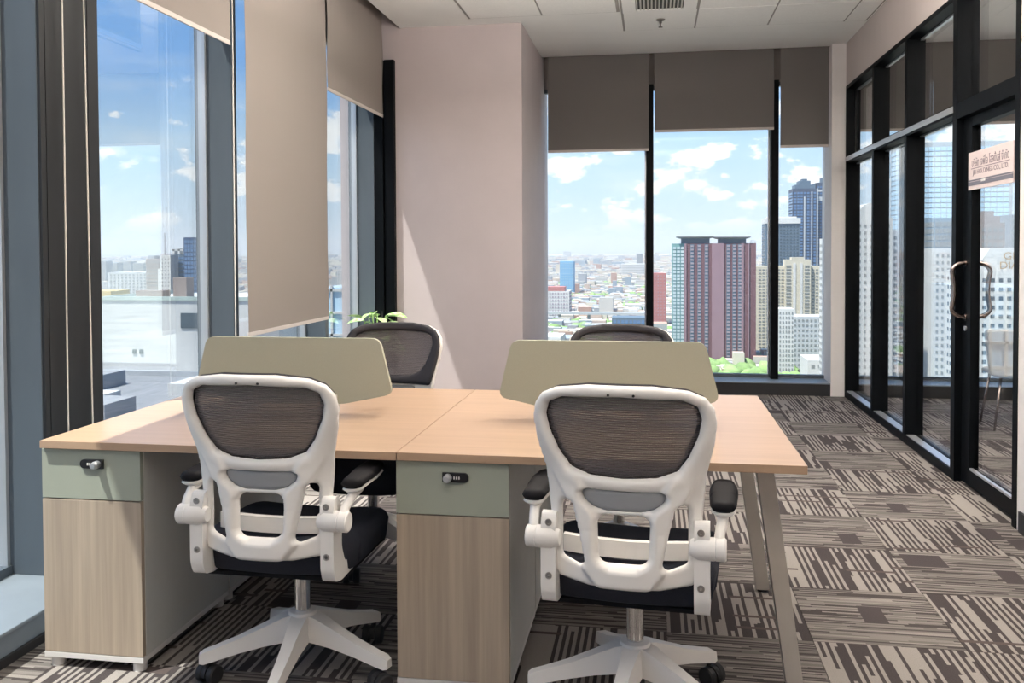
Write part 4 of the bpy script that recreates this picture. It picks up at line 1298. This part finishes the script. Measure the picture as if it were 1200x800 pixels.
# low city: uncountable houses and trees
def low_city():
    pal = [(0.80, 0.79, 0.76), (0.70, 0.68, 0.64), (0.62, 0.60, 0.57), (0.74, 0.66, 0.55), (0.55, 0.35, 0.28), (0.48, 0.50, 0.52), (0.40, 0.42, 0.46), (0.66, 0.52, 0.44), (0.35, 0.42, 0.50), (0.78, 0.74, 0.62)]
    B, Cc = [], []
    bands = [(330, 900, 6500, 6, 14, 4, 11), (330, 900, 250, 18, 34, 6, 16), (900, 1800, 13000, 8, 18, 4, 14), (1800, 4000, 15000, 12, 30, 5, 20), (4000, 9000, 9000, 26, 80, 6, 32)]
    for (ya, yb, n, s0, s1, h0, h1) in bands:
        y = np.sqrt(rng.uniform(ya ** 2, yb ** 2, n))
        a = rng.uniform(-0.78, 0.46, n)
        x = y * a
        sx = rng.uniform(s0, s1, n); sy = rng.uniform(s0, s1, n)
        hh = h0 + (h1 - h0) * rng.random(n) ** 2.2
        tall = rng.random(n) < 0.02
        hh = np.where(tall, hh * rng.uniform(1.5, 2.6, n), hh)
        B.append(np.stack([x - sx / 2, x + sx / 2, y - sy / 2, y + sy / 2, np.full(n, ZG), ZG + hh], 1))
        Cc.append(rng.integers(0, len(pal), n))
    B = np.concatenate(B); Cc = np.concatenate(Cc)
    ok = np.ones(len(B), bool)
    for fx0, fx1, fy0, fy1 in FOOT:
        ok &= ~((B[:, 1] > fx0 - 1) & (B[:, 0] < fx1 + 1) & (B[:, 3] > fy0 - 2) & (B[:, 2] < fy1 + 1))
    B, Cc = B[ok], Cc[ok]
    for k, c in enumerate(pal):
        mat('house_%d' % k, tuple(0.62 * q for q in c), 0.9)
    me = boxes_mesh(B)
    for k in range(len(pal)): me.materials.append(MAT['house_%d' % k])
    mi = np.repeat(Cc, 5)
    # roofs take a colour of their own
    roof = rng.integers(0, len(pal), len(B))
    mi = mi.reshape(-1, 5); mi[:, 4] = roof
    me.polygons.foreach_set('material_index', mi.ravel().astype(np.int32))
    o = bpy.data.objects.new('low_houses', me)
    COL.objects.link(o)
    o['kind'] = 'stuff'
    o['label'] = 'sea of pale low houses spreading to the horizon'
    o['category'] = 'houses'
    # trees
    mat('tree_green', (0.15, 0.24, 0.085), 0.95, var=0.4, vscale=0.05)
    b = bmesh.new()
    bmesh.ops.create_icosphere(b, subdivisions=2, radius=1.0)
    V = np.array([v.co[:] for v in b.verts]); F = np.array([[v.index for v in f.verts] for f in b.faces])
    b.free()
    n = 5200
    y = np.sqrt(rng.uniform(330 ** 2, 2400 ** 2, n)); a = rng.uniform(-0.72, 0.45, n)
    # clustered in parks
    cl = rng.integers(0, 70, n)
    cy_ = np.sqrt(rng.uniform(380 ** 2, 2200 ** 2, 70)); ca = rng.uniform(-0.7, 0.42, 70)
    cy_[:12] = (560, 520, 505, 700, 570, 600, 640, 480, 760, 720, 820, 540)
    ca[:12] = (-0.11, -0.19, 0.05, -0.06, 0.11, -0.15, -0.03, -0.10, -0.12, 0.02, -0.07, 0.15)
    sel = rng.random(n) < 0.75
    y = np.where(sel, cy_[cl] + rng.normal(0, 30, n), y)
    x = np.where(sel, cy_[cl] * ca[cl] + rng.normal(0, 45, n), y * a)
    r = rng.uniform(3, 7, n)
    ok = np.ones(n, bool)
    for fx0, fx1, fy0, fy1 in FOOT:
        ok &= ~((x + r > fx0) & (x - r < fx1) & (y + r > fy0) & (y - r < fy1))
    x, y, r = x[ok], y[ok], r[ok]; n = len(x)
    VV = (V[None] * (r[:, None, None] * np.array([1, 1, 0.9])) * rng.uniform(0.75, 1.25, (n, len(V), 1)) + np.stack([x, y, ZG + r * 0.9], 1)[:, None, :]).reshape(-1, 3)
    FF = (F[None] + len(V) * np.arange(n)[:, None, None]).reshape(-1, 3)
    me = bpy.data.meshes.new('trees')
    me.from_pydata(VV.tolist(), [], FF.tolist())
    o = link('city_trees', me, 'tree_green', None, True, 'stuff')
    o['label'] = 'clumps of green trees scattered among the low houses'
    o['category'] = 'trees'
low_city()

# elevated road crossing the low city
vd = thing('viaduct', 'pale elevated road crossing the low city beyond the far windows', 'road', (-165, 962, ZG))
extra(vd, 'deck', 'f_palegrey', [(-215, 215, -6, 6, 14, 16.5)])
for k in range(-6, 7):
    extra(vd, 'pier', 'f_palegrey', [(k * 32 - 1.5, k * 32 + 1.5, -2, 2, 0, 14)])

# ------------------------------------------------------------------ haze over the city
bm = bmesh.new()
bmesh.ops.create_cube(bm, size=1.0)
bmesh.ops.scale(bm, vec=(18000, 15900, 270), verts=bm.verts)
bmesh.ops.translate(bm, vec=(0, 60 + 7950, 40), verts=bm.verts)
me = bpy.data.meshes.new('haze'); bm.to_mesh(me); bm.free()
hm = bpy.data.materials.new('haze'); hm.use_nodes = True
t = NT(hm.node_tree); t.n.clear()
oo = t.new('ShaderNodeOutputMaterial')
vsn = t.new('ShaderNodeVolumeScatter')
vsn.inputs['Color'].default_value = (0.80, 0.90, 1.0, 1)
vsn.inputs['Density'].default_value = 0.00010
vsn.inputs['Anisotropy'].default_value = 0.2
t.l.new(vsn.outputs[0], oo.inputs['Volume'])
ho = bpy.data.objects.new('haze', me); COL.objects.link(ho)
me.materials.append(hm)
ho['kind'] = 'stuff'; ho['label'] = 'thin blue haze hanging over the distant city'; ho['category'] = 'haze'
